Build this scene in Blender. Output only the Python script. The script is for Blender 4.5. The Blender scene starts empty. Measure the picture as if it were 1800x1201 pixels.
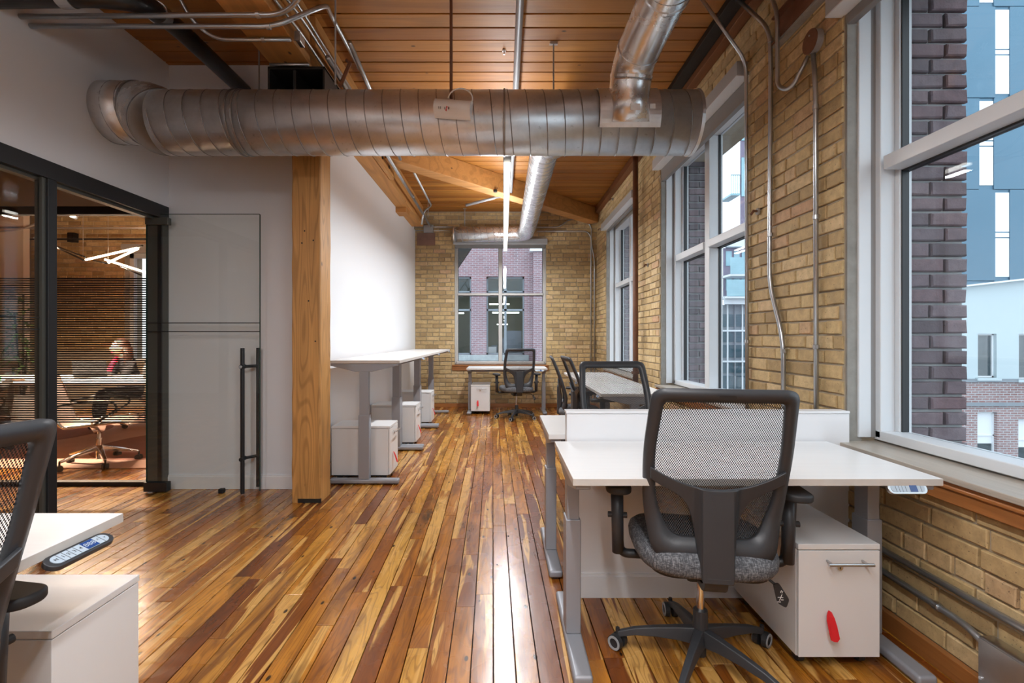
import bpy, bmesh, math, random
from mathutils import Vector, Matrix, noise
random.seed(7)
PI = math.pi
SC = bpy.context.scene
COL = SC.collection
H = 1.23            # eye height
F = 850.0           # focal length in photo pixels (1800 wide)
CX, CY = 885.0, 593.0

# ------------------------------------------------------------------ camera
cam_d = bpy.data.cameras.new('camera'); cam = bpy.data.objects.new('camera', cam_d); COL.objects.link(cam)
cam.location = (0, 0, H); cam.rotation_euler = (PI/2, 0, 0)
cam_d.sensor_width = 36; cam_d.lens = 36*F/1800
cam_d.shift_x = (900-CX)/1800; cam_d.shift_y = -(600.5-CY)/1800
cam_d.clip_start = .02; cam_d.clip_end = 400
SC.camera = cam
# ------------------------------------------------------------------ world, exposure
SKY = 2.3
w = bpy.data.worlds.new('world'); SC.world = w; w.use_nodes = True
bg = w.node_tree.nodes['Background']; bg.inputs[0].default_value = (.80, .92, 1.0, 1); bg.inputs[1].default_value = SKY
SC.view_settings.view_transform = 'Standard'; SC.view_settings.look = 'None'
SC.view_settings.exposure = 0.18; SC.view_settings.gamma = 1.0; SC.view_settings.use_curve_mapping = False
SC.cycles.use_denoising = True
SC.cycles.max_bounces = 10; SC.cycles.diffuse_bounces = 5; SC.cycles.glossy_bounces = 5
SC.cycles.transmission_bounces = 8; SC.cycles.transparent_max_bounces = 32
SC.cycles.sample_clamp_indirect = 6.0; SC.cycles.caustics_reflective = False; SC.cycles.caustics_refractive = False

def area(name, loc, sx, sy, power, col=(.94, .97, 1.0), rot=(0, 0, 0), portal=False, spread=PI):
    l = bpy.data.lights.new(name, 'AREA'); l.shape = 'RECTANGLE'; l.size = sx; l.size_y = sy
    l.energy = power; l.color = col; l.spread = spread
    if portal: l.cycles.is_portal = True
    o = bpy.data.objects.new(name, l); COL.objects.link(o); o.location = loc; o.rotation_euler = rot
    return o
# far fixture's light plus two unseen fill fixtures added behind the camera; y ranges
FIX = [(.03, 3.9, 7.8, 2.64), (.03, -2.4, 1.5, 2.64), (-1.95, -2.4, 1.5, 2.64)]
for (fx, fy0, fy1, fz), pw in zip(FIX, (95, 85, 38)):
    area('lamp_light', (fx, (fy0+fy1)/2, fz-.06), .06, fy1-fy0, pw)
    area('lamp_light', (fx, (fy0+fy1)/2, fz+.06), .05, fy1-fy0, pw*.42, rot=(PI, 0, 0))  # uplight added to brighten the ceiling; the fixture itself likely shines down only
area('lamp_light', (-5.0, 5.7, 2.05), 1.6, .1, 340, (1, .80, .60))
area('lamp_light', (-5.0, 5.7, 2.25), 1.6, .1, 120, (1, .80, .60), rot=(PI, 0, 0))
for (y0, y1) in ((-2.2, -.4), (.535, 2.335), (3.265, 5.07), (5.95, 7.75)):
    area('window_portal', (2.0, (y0+y1)/2, 1.85), 2.2, y1-y0, 1, rot=(0, PI/2, 0), portal=True)
area('window_portal', (-.05, 8.85, 1.8), 1.6, 2.1, 1, rot=(-PI/2, 0, 0), portal=True)

# ------------------------------------------------------------------ helpers
def lin(c):
    return tuple((v/255/12.92 if v/255 <= .04045 else ((v/255+.055)/1.055)**2.4) for v in c)
def WP(px, py, d): return Vector(((px-CX)*d/F, d, H-(py-CY)*d/F))

def link(me, name, mat, parent=None, smooth=False, bevel=0, seg=2, weld=False):
    o = bpy.data.objects.new(name, me); COL.objects.link(o)
    if mat is not None: me.materials.append(mat)
    if parent is not None: o.parent = parent
    if smooth:
        for p in me.polygons: p.use_smooth = True
    if bevel:
        m = o.modifiers.new('bevel', 'BEVEL'); m.width = bevel; m.segments = seg; m.limit_method = 'ANGLE'; m.angle_limit = math.radians(40)
        for p in me.polygons: p.use_smooth = True
        n = o.modifiers.new('wn', 'WEIGHTED_NORMAL'); n.keep_sharp = False
    return o
class MB:
    def __init__(s): s.v = []; s.f = []; s.r = []; s.uv = None
    def add(s, vs, fs, r=None):
        b = len(s.v); s.v += [tuple(p) for p in vs]; s.f += [tuple(i+b for i in f) for f in fs]
        s.r += [r if r is not None else 0.0]*len(vs); return s
    def box(s, x0, x1, y0, y1, z0, z1, r=None):
        if x0 > x1: x0, x1 = x1, x0
        if y0 > y1: y0, y1 = y1, y0
        if z0 > z1: z0, z1 = z1, z0
        vs = [(x0,y0,z0),(x1,y0,z0),(x1,y1,z0),(x0,y1,z0),(x0,y0,z1),(x1,y0,z1),(x1,y1,z1),(x0,y1,z1)]
        return s.add(vs, [(0,3,2,1),(4,5,6,7),(0,1,5,4),(1,2,6,5),(2,3,7,6),(3,0,4,7)], r)
    def bar(s, a, b, w, h, w2=None, h2=None, up=Vector((0,0,1))):
        a, b = Vector(a), Vector(b); d = (b-a).normalized(); sd = d.cross(up)
        if sd.length < 1e-4: sd = d.cross(Vector((0,1,0)))
        sd.normalize(); u = sd.cross(d); w2 = w2 or w; h2 = h2 or h
        vs = []
        for p, ww, hh in ((a, w, h), (b, w2, h2)):
            for sx, sy in ((-1,-1),(1,-1),(1,1),(-1,1)): vs.append(p+sd*sx*ww/2+u*sy*hh/2)
        return s.add(vs, [(0,3,2,1)[::-1],(4,5,6,7)[::-1],(0,1,5,4)[::-1],(1,2,6,5)[::-1],(2,3,7,6)[::-1],(3,0,4,7)[::-1]][::1])
    def tube(s, pts, r, n=10, caps=True, radii=None):
        pts = [Vector(p) for p in pts]; m = len(pts); b = len(s.v); prev = None
        vs = []
        for i, p in enumerate(pts):
            t = (pts[min(i+1,m-1)]-pts[max(i-1,0)]).normalized()
            if prev is None:
                a = Vector((0,0,1)) if abs(t.z) < .9 else Vector((1,0,0))
                n1 = t.cross(a).normalized()
            else:
                n1 = (prev-t*prev.dot(t)).normalized()
            prev = n1; n2 = t.cross(n1); rr = radii[i] if radii else r
            for k in range(n):
                a = 2*PI*k/n; vs.append(p+(n1*math.cos(a)+n2*math.sin(a))*rr)
        fs = []
        for i in range(m-1):
            for k in range(n):
                k2 = (k+1) % n; fs.append((i*n+k, i*n+k2, (i+1)*n+k2, (i+1)*n+k))
        if caps: fs += [tuple(range(n-1,-1,-1)), tuple(range((m-1)*n, m*n))]
        return s.add(vs, fs)
    def cyl(s, c, r, h, n=16, axis='z', r2=None):
        c = Vector(c); d = {'x': Vector((1,0,0)), 'y': Vector((0,1,0)), 'z': Vector((0,0,1))}[axis]
        return s.tube([c, c+d*h], r, n, radii=[r, r2 if r2 is not None else r])
    def ring(s, c, r0, r1, h, n=20, axis='x'):
        # annulus of thickness h along the axis
        vs = []
        for (r, t) in ((r0,0),(r1,0),(r1,h),(r0,h)):
            for k in range(n):
                a = 2*PI*k/n; u, v = r*math.cos(a), r*math.sin(a)
                vs.append({'x': (t,u,v), 'y': (u,t,v), 'z': (u,v,t)}[axis])
        vs = [tuple(Vector(c)+Vector(v)) for v in vs]; fs = []
        for q in range(4):
            for k in range(n):
                k2 = (k+1)%n; q2 = (q+1)%4; fs.append((q*n+k, q*n+k2, q2*n+k2, q2*n+k))
        return s.add(vs, fs)
    def prism(s, poly, a0, a1, axis='y'):
        n = len(poly)
        def P3(u, v, a): return {'y': (u,a,v), 'x': (a,u,v), 'z': (u,v,a)}[axis]
        vs = [P3(u,v,a0) for u,v in poly]+[P3(u,v,a1) for u,v in poly]
        fs = [tuple(range(n)), tuple(range(2*n-1,n-1,-1))]+[(i,(i+1)%n,n+(i+1)%n,n+i) for i in range(n)]
        return s.add(vs, fs)
    def sphere(s, c, r, n=12, sc=(1,1,1)):
        vs = []; m = n//2
        for i in range(m+1):
            th = PI*i/m
            for k in range(n):
                a = 2*PI*k/n; vs.append((c[0]+r*sc[0]*math.sin(th)*math.cos(a), c[1]+r*sc[1]*math.sin(th)*math.sin(a), c[2]+r*sc[2]*math.cos(th)))
        fs = [(i*n+k, i*n+(k+1)%n, (i+1)*n+(k+1)%n, (i+1)*n+k) for i in range(m) for k in range(n)]
        return s.add(vs, fs)
    def mesh(s, name, fix=True):
        me = bpy.data.meshes.new(name); me.from_pydata(s.v, [], s.f)
        if any(s.r):
            at = me.attributes.new('rnd', 'FLOAT', 'POINT'); at.data.foreach_set('value', s.r)
        if fix:
            bm = bmesh.new(); bm.from_mesh(me); bmesh.ops.recalc_face_normals(bm, faces=bm.faces); bm.to_mesh(me); bm.free()
        me.update(); return me
    def build(s, name, mat, parent=None, **k): return link(s.mesh(name), name, mat, parent, **k)

def fillet(pts, r, n=6):
    pts = [Vector(p) for p in pts]; out = [pts[0]]
    for i in range(1, len(pts)-1):
        a, p, b = pts[i-1], pts[i], pts[i+1]
        da, db = (a-p), (b-p); rr = min(r, da.length*.49, db.length*.49)
        A = p+da.normalized()*rr; B = p+db.normalized()*rr
        for k in range(n+1):
            t = k/n; out.append(A*(1-t)**2+p*2*t*(1-t)+B*t*t)
    out.append(pts[-1]); return out

def tag(o, label, cat=None, group=None, kind=None):
    if label: o['label'] = label
    if cat: o['category'] = cat
    if group: o['group'] = group
    if kind: o['kind'] = kind
    return o
def empty(name, loc=(0,0,0), rz=0):
    o = bpy.data.objects.new(name, None); COL.objects.link(o); o.location = loc; o.rotation_euler = (0,0,rz)
    o.empty_display_size = .1; return o
def thing(name, label, cat, loc=(0,0,0), rz=0, group=None): return tag(empty(name, loc, rz), label, cat, group)
def struct(name, parent=None, loc=(0,0,0), rz=0):
    o = empty(name, loc, rz); o['kind'] = 'structure'; return o
def copy_tree(o, parent=None):
    c = o.copy(); COL.objects.link(c); c.parent = parent
    for ch in o.children: copy_tree(ch, c)
    return c
def dup(o, label, loc, rz=0, group=None):
    c = copy_tree(o); c.location = loc; c.rotation_euler = (0,0,rz); c['label'] = label
    if group: c['group'] = group
    return c

# ------------------------------------------------------------------ materials
class NT:
    def __init__(s, name):
        s.m = bpy.data.materials.new(name); s.m.use_nodes = True; s.t = s.m.node_tree; s.n = s.t.nodes; s.l = s.t.links
        s.b = s.n['Principled BSDF']; s.out = s.n['Material Output']
    def node(s, ty, **kw):
        n = s.n.new(ty)
        for k, v in kw.items():
            if k.startswith('i_'):
                key = k[2:]; key = int(key) if key.isdigit() else key.replace('_', ' ')
                if hasattr(v, 'node'): s.l.new(v, n.inputs[key])
                else: n.inputs[key].default_value = v
            else: setattr(n, k, v)
        return n
    def math(s, op, a, b=None, c=None, clamp=False):
        n = s.n.new('ShaderNodeMath'); n.operation = op; n.use_clamp = clamp
        for i, v in enumerate((a, b, c)):
            if v is None: continue
            if hasattr(v, 'node'): s.l.new(v, n.inputs[i])
            else: n.inputs[i].default_value = v
        return n.outputs[0]
    def vmath(s, op, a, b=None):
        n = s.n.new('ShaderNodeVectorMath'); n.operation = op
        for i, v in enumerate((a, b)):
            if v is None: continue
            if hasattr(v, 'node'): s.l.new(v, n.inputs[i])
            else: n.inputs[i].default_value = v
        return n.outputs[0]
    def mix(s, fac, a, b, mode='MIX'):
        n = s.n.new('ShaderNodeMix'); n.data_type = 'RGBA'; n.blend_type = mode
        for i, v in ((0, fac), (6, a), (7, b)):
            if hasattr(v, 'node'): s.l.new(v, n.inputs[i])
            else: n.inputs[i].default_value = (*v, 1) if (isinstance(v, tuple) and len(v) == 3) else v
        return n.outputs[2]
    def ramp(s, fac, stops, interp='LINEAR'):
        n = s.n.new('ShaderNodeValToRGB'); n.color_ramp.interpolation = interp
        els = n.color_ramp.elements
        while len(els) < len(stops): els.new(.5)
        for e, (p, c) in zip(els, stops):
            e.position = p; e.color = (*c, 1) if isinstance(c, tuple) else (c, c, c, 1)
        s.l.new(fac, n.inputs[0]); return n.outputs[0]
    def noise(s, vec, scale, detail=3, rough=.5, dist=0, out=0):
        n = s.n.new('ShaderNodeTexNoise'); n.inputs['Scale'].default_value = scale; n.inputs['Detail'].default_value = detail
        n.inputs['Roughness'].default_value = rough; n.inputs['Distortion'].default_value = dist
        if vec is not None: s.l.new(vec, n.inputs['Vector'])
        return n.outputs[out]
    def pos(s): return s.n.new('ShaderNodeNewGeometry').outputs['Position']
    def obj(s): return s.n.new('ShaderNodeTexCoord').outputs['Object']
    def rnd(s, name='rnd'):
        n = s.n.new('ShaderNodeAttribute'); n.attribute_name = name; return n.outputs['Fac']
    def set(s, **kw):
        for k, v in kw.items():
            k = k.replace('_', ' ')
            if hasattr(v, 'node'): s.l.new(v, s.b.inputs[k])
            else: s.b.inputs[k].default_value = (*v, 1) if (isinstance(v, tuple) and len(v) == 3 and k not in ('Normal',)) else v
        return s
    def bump(s, h, strength=.3, dist=.01):
        n = s.n.new('ShaderNodeBump'); n.inputs['Strength'].default_value = strength; n.inputs['Distance'].default_value = dist
        s.l.new(h, n.inputs['Height']); s.l.new(n.outputs[0], s.b.inputs['Normal']); return s
def simple(name, col, rough=.5, metal=0, var=.06, nscale=8, bump=0, spec=.5, coat=0):
    t = NT(name); v = t.obj(); n = t.noise(v, nscale, 4, .6)
    c = t.mix(n, tuple(x*(1-var) for x in col), tuple(min(1, x*(1+var)) for x in col))
    t.set(Base_Color=c, Roughness=rough, Metallic=metal); t.b.inputs['Specular IOR Level'].default_value = spec
    if coat: t.b.inputs['Coat Weight'].default_value = coat; t.b.inputs['Coat Roughness'].default_value = .1
    if bump: t.bump(t.noise(v, nscale*12, 3, .6), bump, .002)
    return t.m
def emit(name, col, st):
    t = NT(name); e = t.node('ShaderNodeEmission'); e.inputs[0].default_value = (*col, 1); e.inputs[1].default_value = st
    t.l.new(e.outputs[0], t.out.inputs[0]); return t.m

M = {}
M['wall_white'] = simple('wall_white', (.70, .725, .765), .55, var=.015, nscale=2, bump=.04)
M['wall_bright'] = simple('wall_white_pale', (.78, .80, .83), .5, var=.01, nscale=2, bump=.03)  # slightly lighter white, used on the inner wall
M['wall_grey'] = simple('wall_grey', (.42, .38, .34), .6, var=.03, nscale=2)
M['trim_white'] = simple('trim_white', (.74, .75, .77), .35, var=.015)
M['frame_white'] = simple('frame_white', (.66, .69, .72), .35, var=.02)
M['frame_mid'] = simple('frame_light_grey', (.50, .49, .47), .4, var=.02)
M['frame_grey'] = simple('frame_grey', (.30, .30, .30), .5, var=.04)
M['shade_grey'] = simple('shade_grey', (.20, .19, .185), .6, var=.04)
M['shade_box'] = simple('shade_box', (.36, .36, .36), .45, var=.03)
M['shade_edge'] = simple('shade_edge', (.66, .68, .70), .4, var=.03)
M['black'] = simple('black_metal', (.010, .011, .013), .45, var=.1)
M['frame_green'] = simple('frame_anodized', (.085, .088, .078), .35, .3, var=.05)
M['black_plastic'] = simple('black_plastic', (.035, .037, .042), .42, var=.05, nscale=30, bump=.05)
M['black_soft'] = simple('black_rubber', (.022, .022, .024), .6, var=.05)
M['rim_grey'] = simple('rim_grey', (.36, .38, .40), .4)
M['desk_leg'] = simple('desk_leg', (.30, .31, .34), .38, .2, var=.02)
M['ped_white'] = simple('pedestal_white', (.76, .765, .77), .32, var=.012)
M['chrome'] = simple('chrome', (.75, .75, .76), .12, 1, var=.03)
M['steel'] = simple('brushed_steel', (.55, .56, .57), .3, 1, var=.05)
M['conduit'] = simple('conduit', (.50, .53, .56), .3, .9, var=.12, nscale=14)
M['grey_pipe'] = simple('grey_pipe', (.34, .34, .35), .45, .3, var=.08)
M['rust_pipe'] = simple('rust_pipe', (.15, .062, .032), .6, .1, var=.5, nscale=12, bump=.2)
M['iron'] = simple('dark_iron', (.022, .018, .015), .6, .3, var=.3, bump=.1)
M['black_pipe'] = simple('black_pipe', (.012, .011, .012), .30, var=.3, nscale=20, bump=.08)
M['red'] = simple('red_tag', (.62, .012, .018), .5, var=.15, nscale=40)
M['white_plastic'] = simple('white_plastic', (.80, .80, .80), .4, var=.02)
M['controller_grey'] = simple('controller_face', (.42, .50, .58), .4)
M['display_blue'] = simple('display_blue', (.02, .06, .22), .2)
M['wood_trim'] = None
M['ground'] = simple('asphalt', (.16, .16, .165), .9, nscale=2, var=.2)

# white laminate with faint horizontal wood figure
t = NT('laminate'); v = t.obj(); s_ = t.vmath('MULTIPLY', v, (1.2, 60, 20))
n = t.noise(s_, 1.5, 4, .6); n2 = t.noise(t.vmath('MULTIPLY', v, (.8, 9, 9)), 2, 2, .5)
t.set(Base_Color=t.mix(n, (.70, .70, .70), (.80, .80, .795)), Roughness=.32); M['laminate'] = t.m
t = NT('laminate_edge'); t.set(Base_Color=t.mix(t.noise(t.obj(), 20), (.50, .47, .44), (.60, .57, .53)), Roughness=.4); M['lam_edge'] = t.m

def wood(name, axis, cols, scale=1.0, rough=.5, rings=.5, dark=.25, gloss=0, knots=True, ringmix=.30):
    """grain runs along axis (0 x, 1 y, 2 z); rnd attribute shifts each piece"""
    t = NT(name); p = t.pos(); r = t.rnd()
    off = t.node('ShaderNodeCombineXYZ', i_0=t.math('MULTIPLY', r, 37.0), i_1=t.math('MULTIPLY', r, 91.0), i_2=t.math('MULTIPLY', r, 53.0)).outputs[0]
    sc = [9*scale]*3; sc[axis] = .7*scale
    v = t.vmath('MULTIPLY', t.vmath('ADD', p, off), tuple(sc))
    n1 = t.noise(v, 1.4, 5, .62, .6)
    fine = [120*scale]*3; fine[axis] = 3*scale
    n2 = t.noise(t.vmath('MULTIPLY', t.vmath('ADD', p, off), tuple(fine)), 1, 3, .6)
    wv = t.n.new('ShaderNodeTexNoise'); wv.inputs['Scale'].default_value = .9; wv.inputs['Detail'].default_value = 1
    t.l.new(v, wv.inputs['Vector'])
    rg = t.math('SINE', t.math('MULTIPLY', wv.outputs[0], 60*rings))
    base = t.ramp(r, [(i/(len(cols)-1), c) for i, c in enumerate(cols)])
    c = t.mix(t.math('MULTIPLY', t.ramp(n1, [(.3, 0.0), (.75, 1.0)]), dark*1.6, clamp=True), base, tuple(x*.42 for x in cols[0]), 'MIX')
    c = t.mix(t.math('MULTIPLY', t.ramp(rg, [(.2, 0.0), (1, 1.0)]), ringmix), c, tuple(x*.45 for x in cols[0]))
    c = t.mix(t.math('MULTIPLY', n2, .35), c, (.08, .03, .01), 'MULTIPLY')
    if knots:
        vo = t.node('ShaderNodeTexVoronoi', i_Scale=1.5); ks = [4.0]*3; ks[axis] = 2.2
        t.l.new(t.vmath('MULTIPLY', t.vmath('ADD', p, off), tuple(ks)), vo.inputs['Vector'])
        c = t.mix(t.ramp(vo.outputs['Distance'], [(.035, .85), (.075, 0.0)]), c, (.03, .012, .006))
    t.set(Base_Color=c, Roughness=rough)
    if gloss: t.b.inputs['Coat Weight'].default_value = gloss; t.b.inputs['Coat Roughness'].default_value = .15
    t.bump(t.math('ADD', n2, t.math('MULTIPLY', n1, .8)), .25, .004); return t.m
M['ceil_board'] = wood('ceiling_board', 0, [(.34, .115, .013), (.44, .165, .022), (.54, .225, .036)], .8, .5, .4, .22)
M['beam_y'] = wood('timber_beam', 1, [(.58, .26, .065), (.70, .34, .10)], .7, .6, .5, .2)
M['beam_x'] = wood('timber_beam_cross', 0, [(.56, .25, .065), (.68, .33, .10)], .7, .6, .5, .2)
M['column'] = wood('timber_column', 2, [(.66, .32, .085), (.78, .41, .13)], .9, .55, 1.8, .40, ringmix=.5)
M['wood_trim'] = wood('orange_wood_trim', 1, [(.40, .15, .04), (.48, .19, .055)], 1, .35, .4, .25, .3, False)
M['wood_trim_x'] = wood('orange_wood_trim_cross', 0, [(.40, .15, .04), (.48, .19, .055)], 1, .35, .4, .25, .3, False)
M['sill_wood'] = wood('pale_sill_wood', 1, [(.50, .45, .38), (.56, .50, .43)], 1, .4, .4, .15, .2, False)
M['ledger'] = wood('dark_ledger', 1, [(.22, .085, .03), (.30, .12, .045)], .7, .6, .4, .3)

# floor boards : reclaimed, varnished
def floor_mat():
    t = NT('floor_board'); p = t.pos(); r = t.rnd()
    off = t.node('ShaderNodeCombineXYZ', i_0=t.math('MULTIPLY', r, 9.0), i_1=t.math('MULTIPLY', r, 23.0), i_2=0.0).outputs[0]
    q = t.vmath('ADD', p, off)
    big = t.noise(t.vmath('MULTIPLY', q, (9, 1.1, 1)), 1.0, 4, .6, 1.0)
    streak = t.noise(t.vmath('MULTIPLY', q, (9, .55, 1)), 1.0, 2, .5, 1.2)
    fine = t.noise(t.vmath('MULTIPLY', q, (170, 5, 1)), 1.0, 3, .6)
    rg = t.noise(t.vmath('MULTIPLY', q, (9, .8, 1)), 1.0, 2, .5, .8)
    rings = t.math('SINE', t.math('MULTIPLY', rg, 85.0))
    base = t.ramp(r, [(0, (.21, .055, .008)), (.2, (.40, .130, .014)), (.5, (.58, .225, .024)), (.78, (.70, .31, .040)), (1, (.82, .46, .10))])
    c = t.mix(t.ramp(big, [(.38, 0.0), (.66, .80)]), base, (.16, .046, .010))
    c = t.mix(t.ramp(streak, [(.575, 0.0), (.60, .85)]), c, (.84, .49, .14))
    c = t.mix(t.math('MULTIPLY', t.ramp(rings, [(.35, 0.0), (1, 1.0)]), .42), c, (.14, .040, .009))
    c = t.mix(t.math('MULTIPLY', fine, .5), c, (.30, .15, .06), 'MULTIPLY')
    # black stains and nail spots, shared between boards (they are in the floor, not the light)
    st = t.noise(t.vmath('MULTIPLY', p, (3.2, 1.0, 1)), 1.0, 4, .65, .6)
    st2 = t.noise(t.vmath('MULTIPLY', p, (26, 4, 1)), 1.0, 2, .5)
    c = t.mix(t.math('MULTIPLY', t.ramp(st, [(.585, 0.0), (.70, 1.0)]), t.ramp(st2, [(.35, .2), (.6, 1.0)])), c, (.016, .010, .006))
    vo = t.node('ShaderNodeTexVoronoi', i_Scale=1.0); t.l.new(t.vmath('MULTIPLY', p, (11, 5, 1)), vo.inputs['Vector'])
    c = t.mix(t.ramp(vo.outputs['Distance'], [(.06, .95), (.10, 0.0)]), c, (.012, .007, .004))
    rr = t.noise(p, 5, 3, .5)
    t.set(Base_Color=c, Roughness=t.math('ADD', t.math('MULTIPLY', rr, .16), .19))
    t.b.inputs['Specular IOR Level'].default_value = .5
    t.b.inputs['Coat Weight'].default_value = .35; t.b.inputs['Coat Roughness'].default_value = .16
    wav = t.noise(t.vmath('MULTIPLY', p, (5, 2.5, 1)), 1.0, 2, .5)
    t.bump(t.math('ADD', t.math('MULTIPLY', wav, 2.2), t.math('MULTIPLY', fine, .12)), .22, .006); return t.m
M['floor'] = floor_mat()
M['gap'] = simple('dark_gap', (.02, .012, .008), .8)

def brick_mat(name, stops, spots=(.05, .03, .02), rough=.75, pit=.93):
    t = NT(name); p = t.pos(); r = t.rnd()
    base = t.ramp(r, stops)
    n = t.noise(p, 22, 4, .65); n2 = t.noise(p, 110, 3, .6)
    c = t.mix(t.ramp(n, [(.35, 0.0), (.75, .55)]), base, tuple(x*.62 for x in stops[0][1]))
    c = t.mix(t.ramp(n2, [(.30, .7), (.36, 0.0)]), c, spots)
    t.set(Base_Color=c, Roughness=rough)
    t.bump(t.math('ADD', t.math('MULTIPLY', n, 1.2), t.math('MULTIPLY', n2, .5)), .45, .006); return t.m
M['brick_y'] = brick_mat('yellow_brick', [(0, (.36, .245, .115)), (.25, (.47, .33, .155)), (.5, (.55, .39, .19)), (.75, (.61, .44, .21)), (.93, (.66, .49, .27)), (1, (.54, .33, .19))])
M['brick_p'] = brick_mat('purple_brick', [(0, (.075, .055, .064)), (.3, (.12, .088, .10)), (.6, (.155, .115, .13)), (.85, (.15, .09, .10)), (1, (.20, .155, .165))])
M['brick_r'] = brick_mat('red_brick', [(0, (.17, .10, .115)), (.3, (.27, .16, .175)), (.6, (.35, .21, .225)), (.85, (.40, .17, .18)), (1, (.46, .34, .36))])
M['mortar'] = simple('mortar_yellow', (.38, .32, .235), .9, var=.25, nscale=18, bump=.4)
M['mortar_g'] = simple('mortar_grey', (.30, .31, .31), .9, var=.25, nscale=18, bump=.4)
M['mortar_l'] = simple('mortar_light', (.42, .40, .42), .9, var=.25, nscale=8)
M['rust_stone'] = simple('brownstone', (.20, .115, .085), .85, var=.3, nscale=10, bump=.3)
M['plaster'] = simple('rough_plaster', (.27, .26, .235), .85, var=.35, nscale=14, bump=.3)

# galvanised sheet
def galv(name, base=.50, rough=.30):
    t = NT(name); p = t.obj(); n = t.noise(p, 6, 5, .65, .5); n2 = t.noise(p, 28, 4, .7)
    c = t.mix(n, (base*.62, base*.62, base*.63), (base*1.25, base*1.25, base*1.27))
    c = t.mix(t.ramp(n2, [(.62, 0.0), (.78, .6)]), c, (.16, .155, .15))
    t.set(Base_Color=c, Metallic=.82, Roughness=t.math('ADD', t.math('MULTIPLY', n, .20), rough-.08))
    t.bump(t.math('ADD', n2, t.math('MULTIPLY', t.noise(p, 5, 2), 2)), .05, .003); return t.m
M['duct'] = galv('galvanised_duct', .74, .33); M['duct2'] = galv('galvanised_branch', .76, .24); M['seam'] = galv('duct_seam', .30, .4)

# glass (thin: transparent + fresnel mirror)
def glass(name, tint=(1, 1, 1), refl=1.0, ior=1.5):
    t = NT(name); t.n.remove(t.b)
    tr = t.node('ShaderNodeBsdfTransparent'); tr.inputs[0].default_value = (*tint, 1)
    gl = t.node('ShaderNodeBsdfGlossy'); gl.inputs['Roughness'].default_value = .0; gl.inputs[0].default_value = (.9, .95, 1, 1)
    ge = t.n.new('ShaderNodeNewGeometry'); dt = t.n.new('ShaderNodeVectorMath'); dt.operation = 'DOT_PRODUCT'
    t.l.new(ge.outputs['Normal'], dt.inputs[0]); t.l.new(ge.outputs['Incoming'], dt.inputs[1])
    fz = t.math('POWER', t.math('SUBTRACT', 1.0, t.math('ABSOLUTE', dt.outputs['Value'])), 5.0)
    mx = t.node('ShaderNodeMixShader'); t.l.new(t.math('MULTIPLY', t.math('ADD', t.math('MULTIPLY', fz, .96), .04), refl), mx.inputs[0])
    t.l.new(tr.outputs[0], mx.inputs[1]); t.l.new(gl.outputs[0], mx.inputs[2]); t.l.new(mx.outputs[0], t.out.inputs[0])
    return t.m
M['glass'] = glass('window_glass', (.97, .985, 1), .7)
M['glass_door'] = glass('door_glass', (.985, .998, .99), .8)
M['glass_edge'] = simple('glass_edge', (.02, .05, .04), .2)
M['glass_tint'] = glass('partition_glass', (.93, .90, .87), .8)
M['glass_far'] = simple('far_window_glass', (.045, .065, .075), .08, 0, var=.3, nscale=.8, spec=.9)

# woven mesh of the chair backs: real holes by alpha pattern in the panel's own uv (metres)
def mesh_mat():
    t = NT('chair_mesh'); uv = t.n.new('ShaderNodeUVMap').outputs[0]
    s = t.vmath('MULTIPLY', uv, (1/.0074, 1/.0112, 1)); sx = t.node('ShaderNodeSeparateXYZ'); t.l.new(s, sx.inputs[0])
    U, V = sx.outputs[0], sx.outputs[1]
    a = t.math('COSINE', t.math('MULTIPLY', t.math('ADD', U, t.math('MULTIPLY', V, 1.0)), PI*2))
    b = t.math('COSINE', t.math('MULTIPLY', t.math('SUBTRACT', U, t.math('MULTIPLY', V, 1.0)), PI*2))
    m = t.math('ADD', a, b)
    al = t.math('LESS_THAN', m, -.05)
    tr = t.node('ShaderNodeBsdfTransparent'); mx = t.node('ShaderNodeMixShader')
    t.set(Base_Color=(.030, .030, .033), Roughness=.7)
    t.l.new(al, mx.inputs[0]); t.l.new(tr.outputs[0], mx.inputs[1]); t.l.new(t.b.outputs[0], mx.inputs[2]); t.l.new(mx.outputs[0], t.out.inputs[0])
    return t.m
M['mesh'] = mesh_mat()
t = NT('heather_fabric'); v = t.obj(); n = t.noise(t.vmath('MULTIPLY', v, (240, 60, 60)), 1, 4, .7); n2 = t.noise(t.vmath('MULTIPLY', v, (60, 240, 240)), 1, 4, .7)
t.set(Base_Color=t.ramp(t.math('MULTIPLY', t.math('ADD', n, n2), .5), [(.38, (.028, .029, .034)), (.5, (.085, .088, .097)), (.62, (.24, .245, .26))]), Roughness=.9)
t.bump(n, .5, .002); M['fabric'] = t.m
M['lamp'] = emit('lamp_diffuser', (1, .93, .82), 9.0)
M['lamp_warm'] = emit('warm_tube', (1, .78, .52), 14.0)
M['lamp_far'] = emit('far_strip_light', (.95, 1, .85), 6.0)
M['spot'] = emit('spot_face', (1, .95, .88), 6.0)

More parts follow.
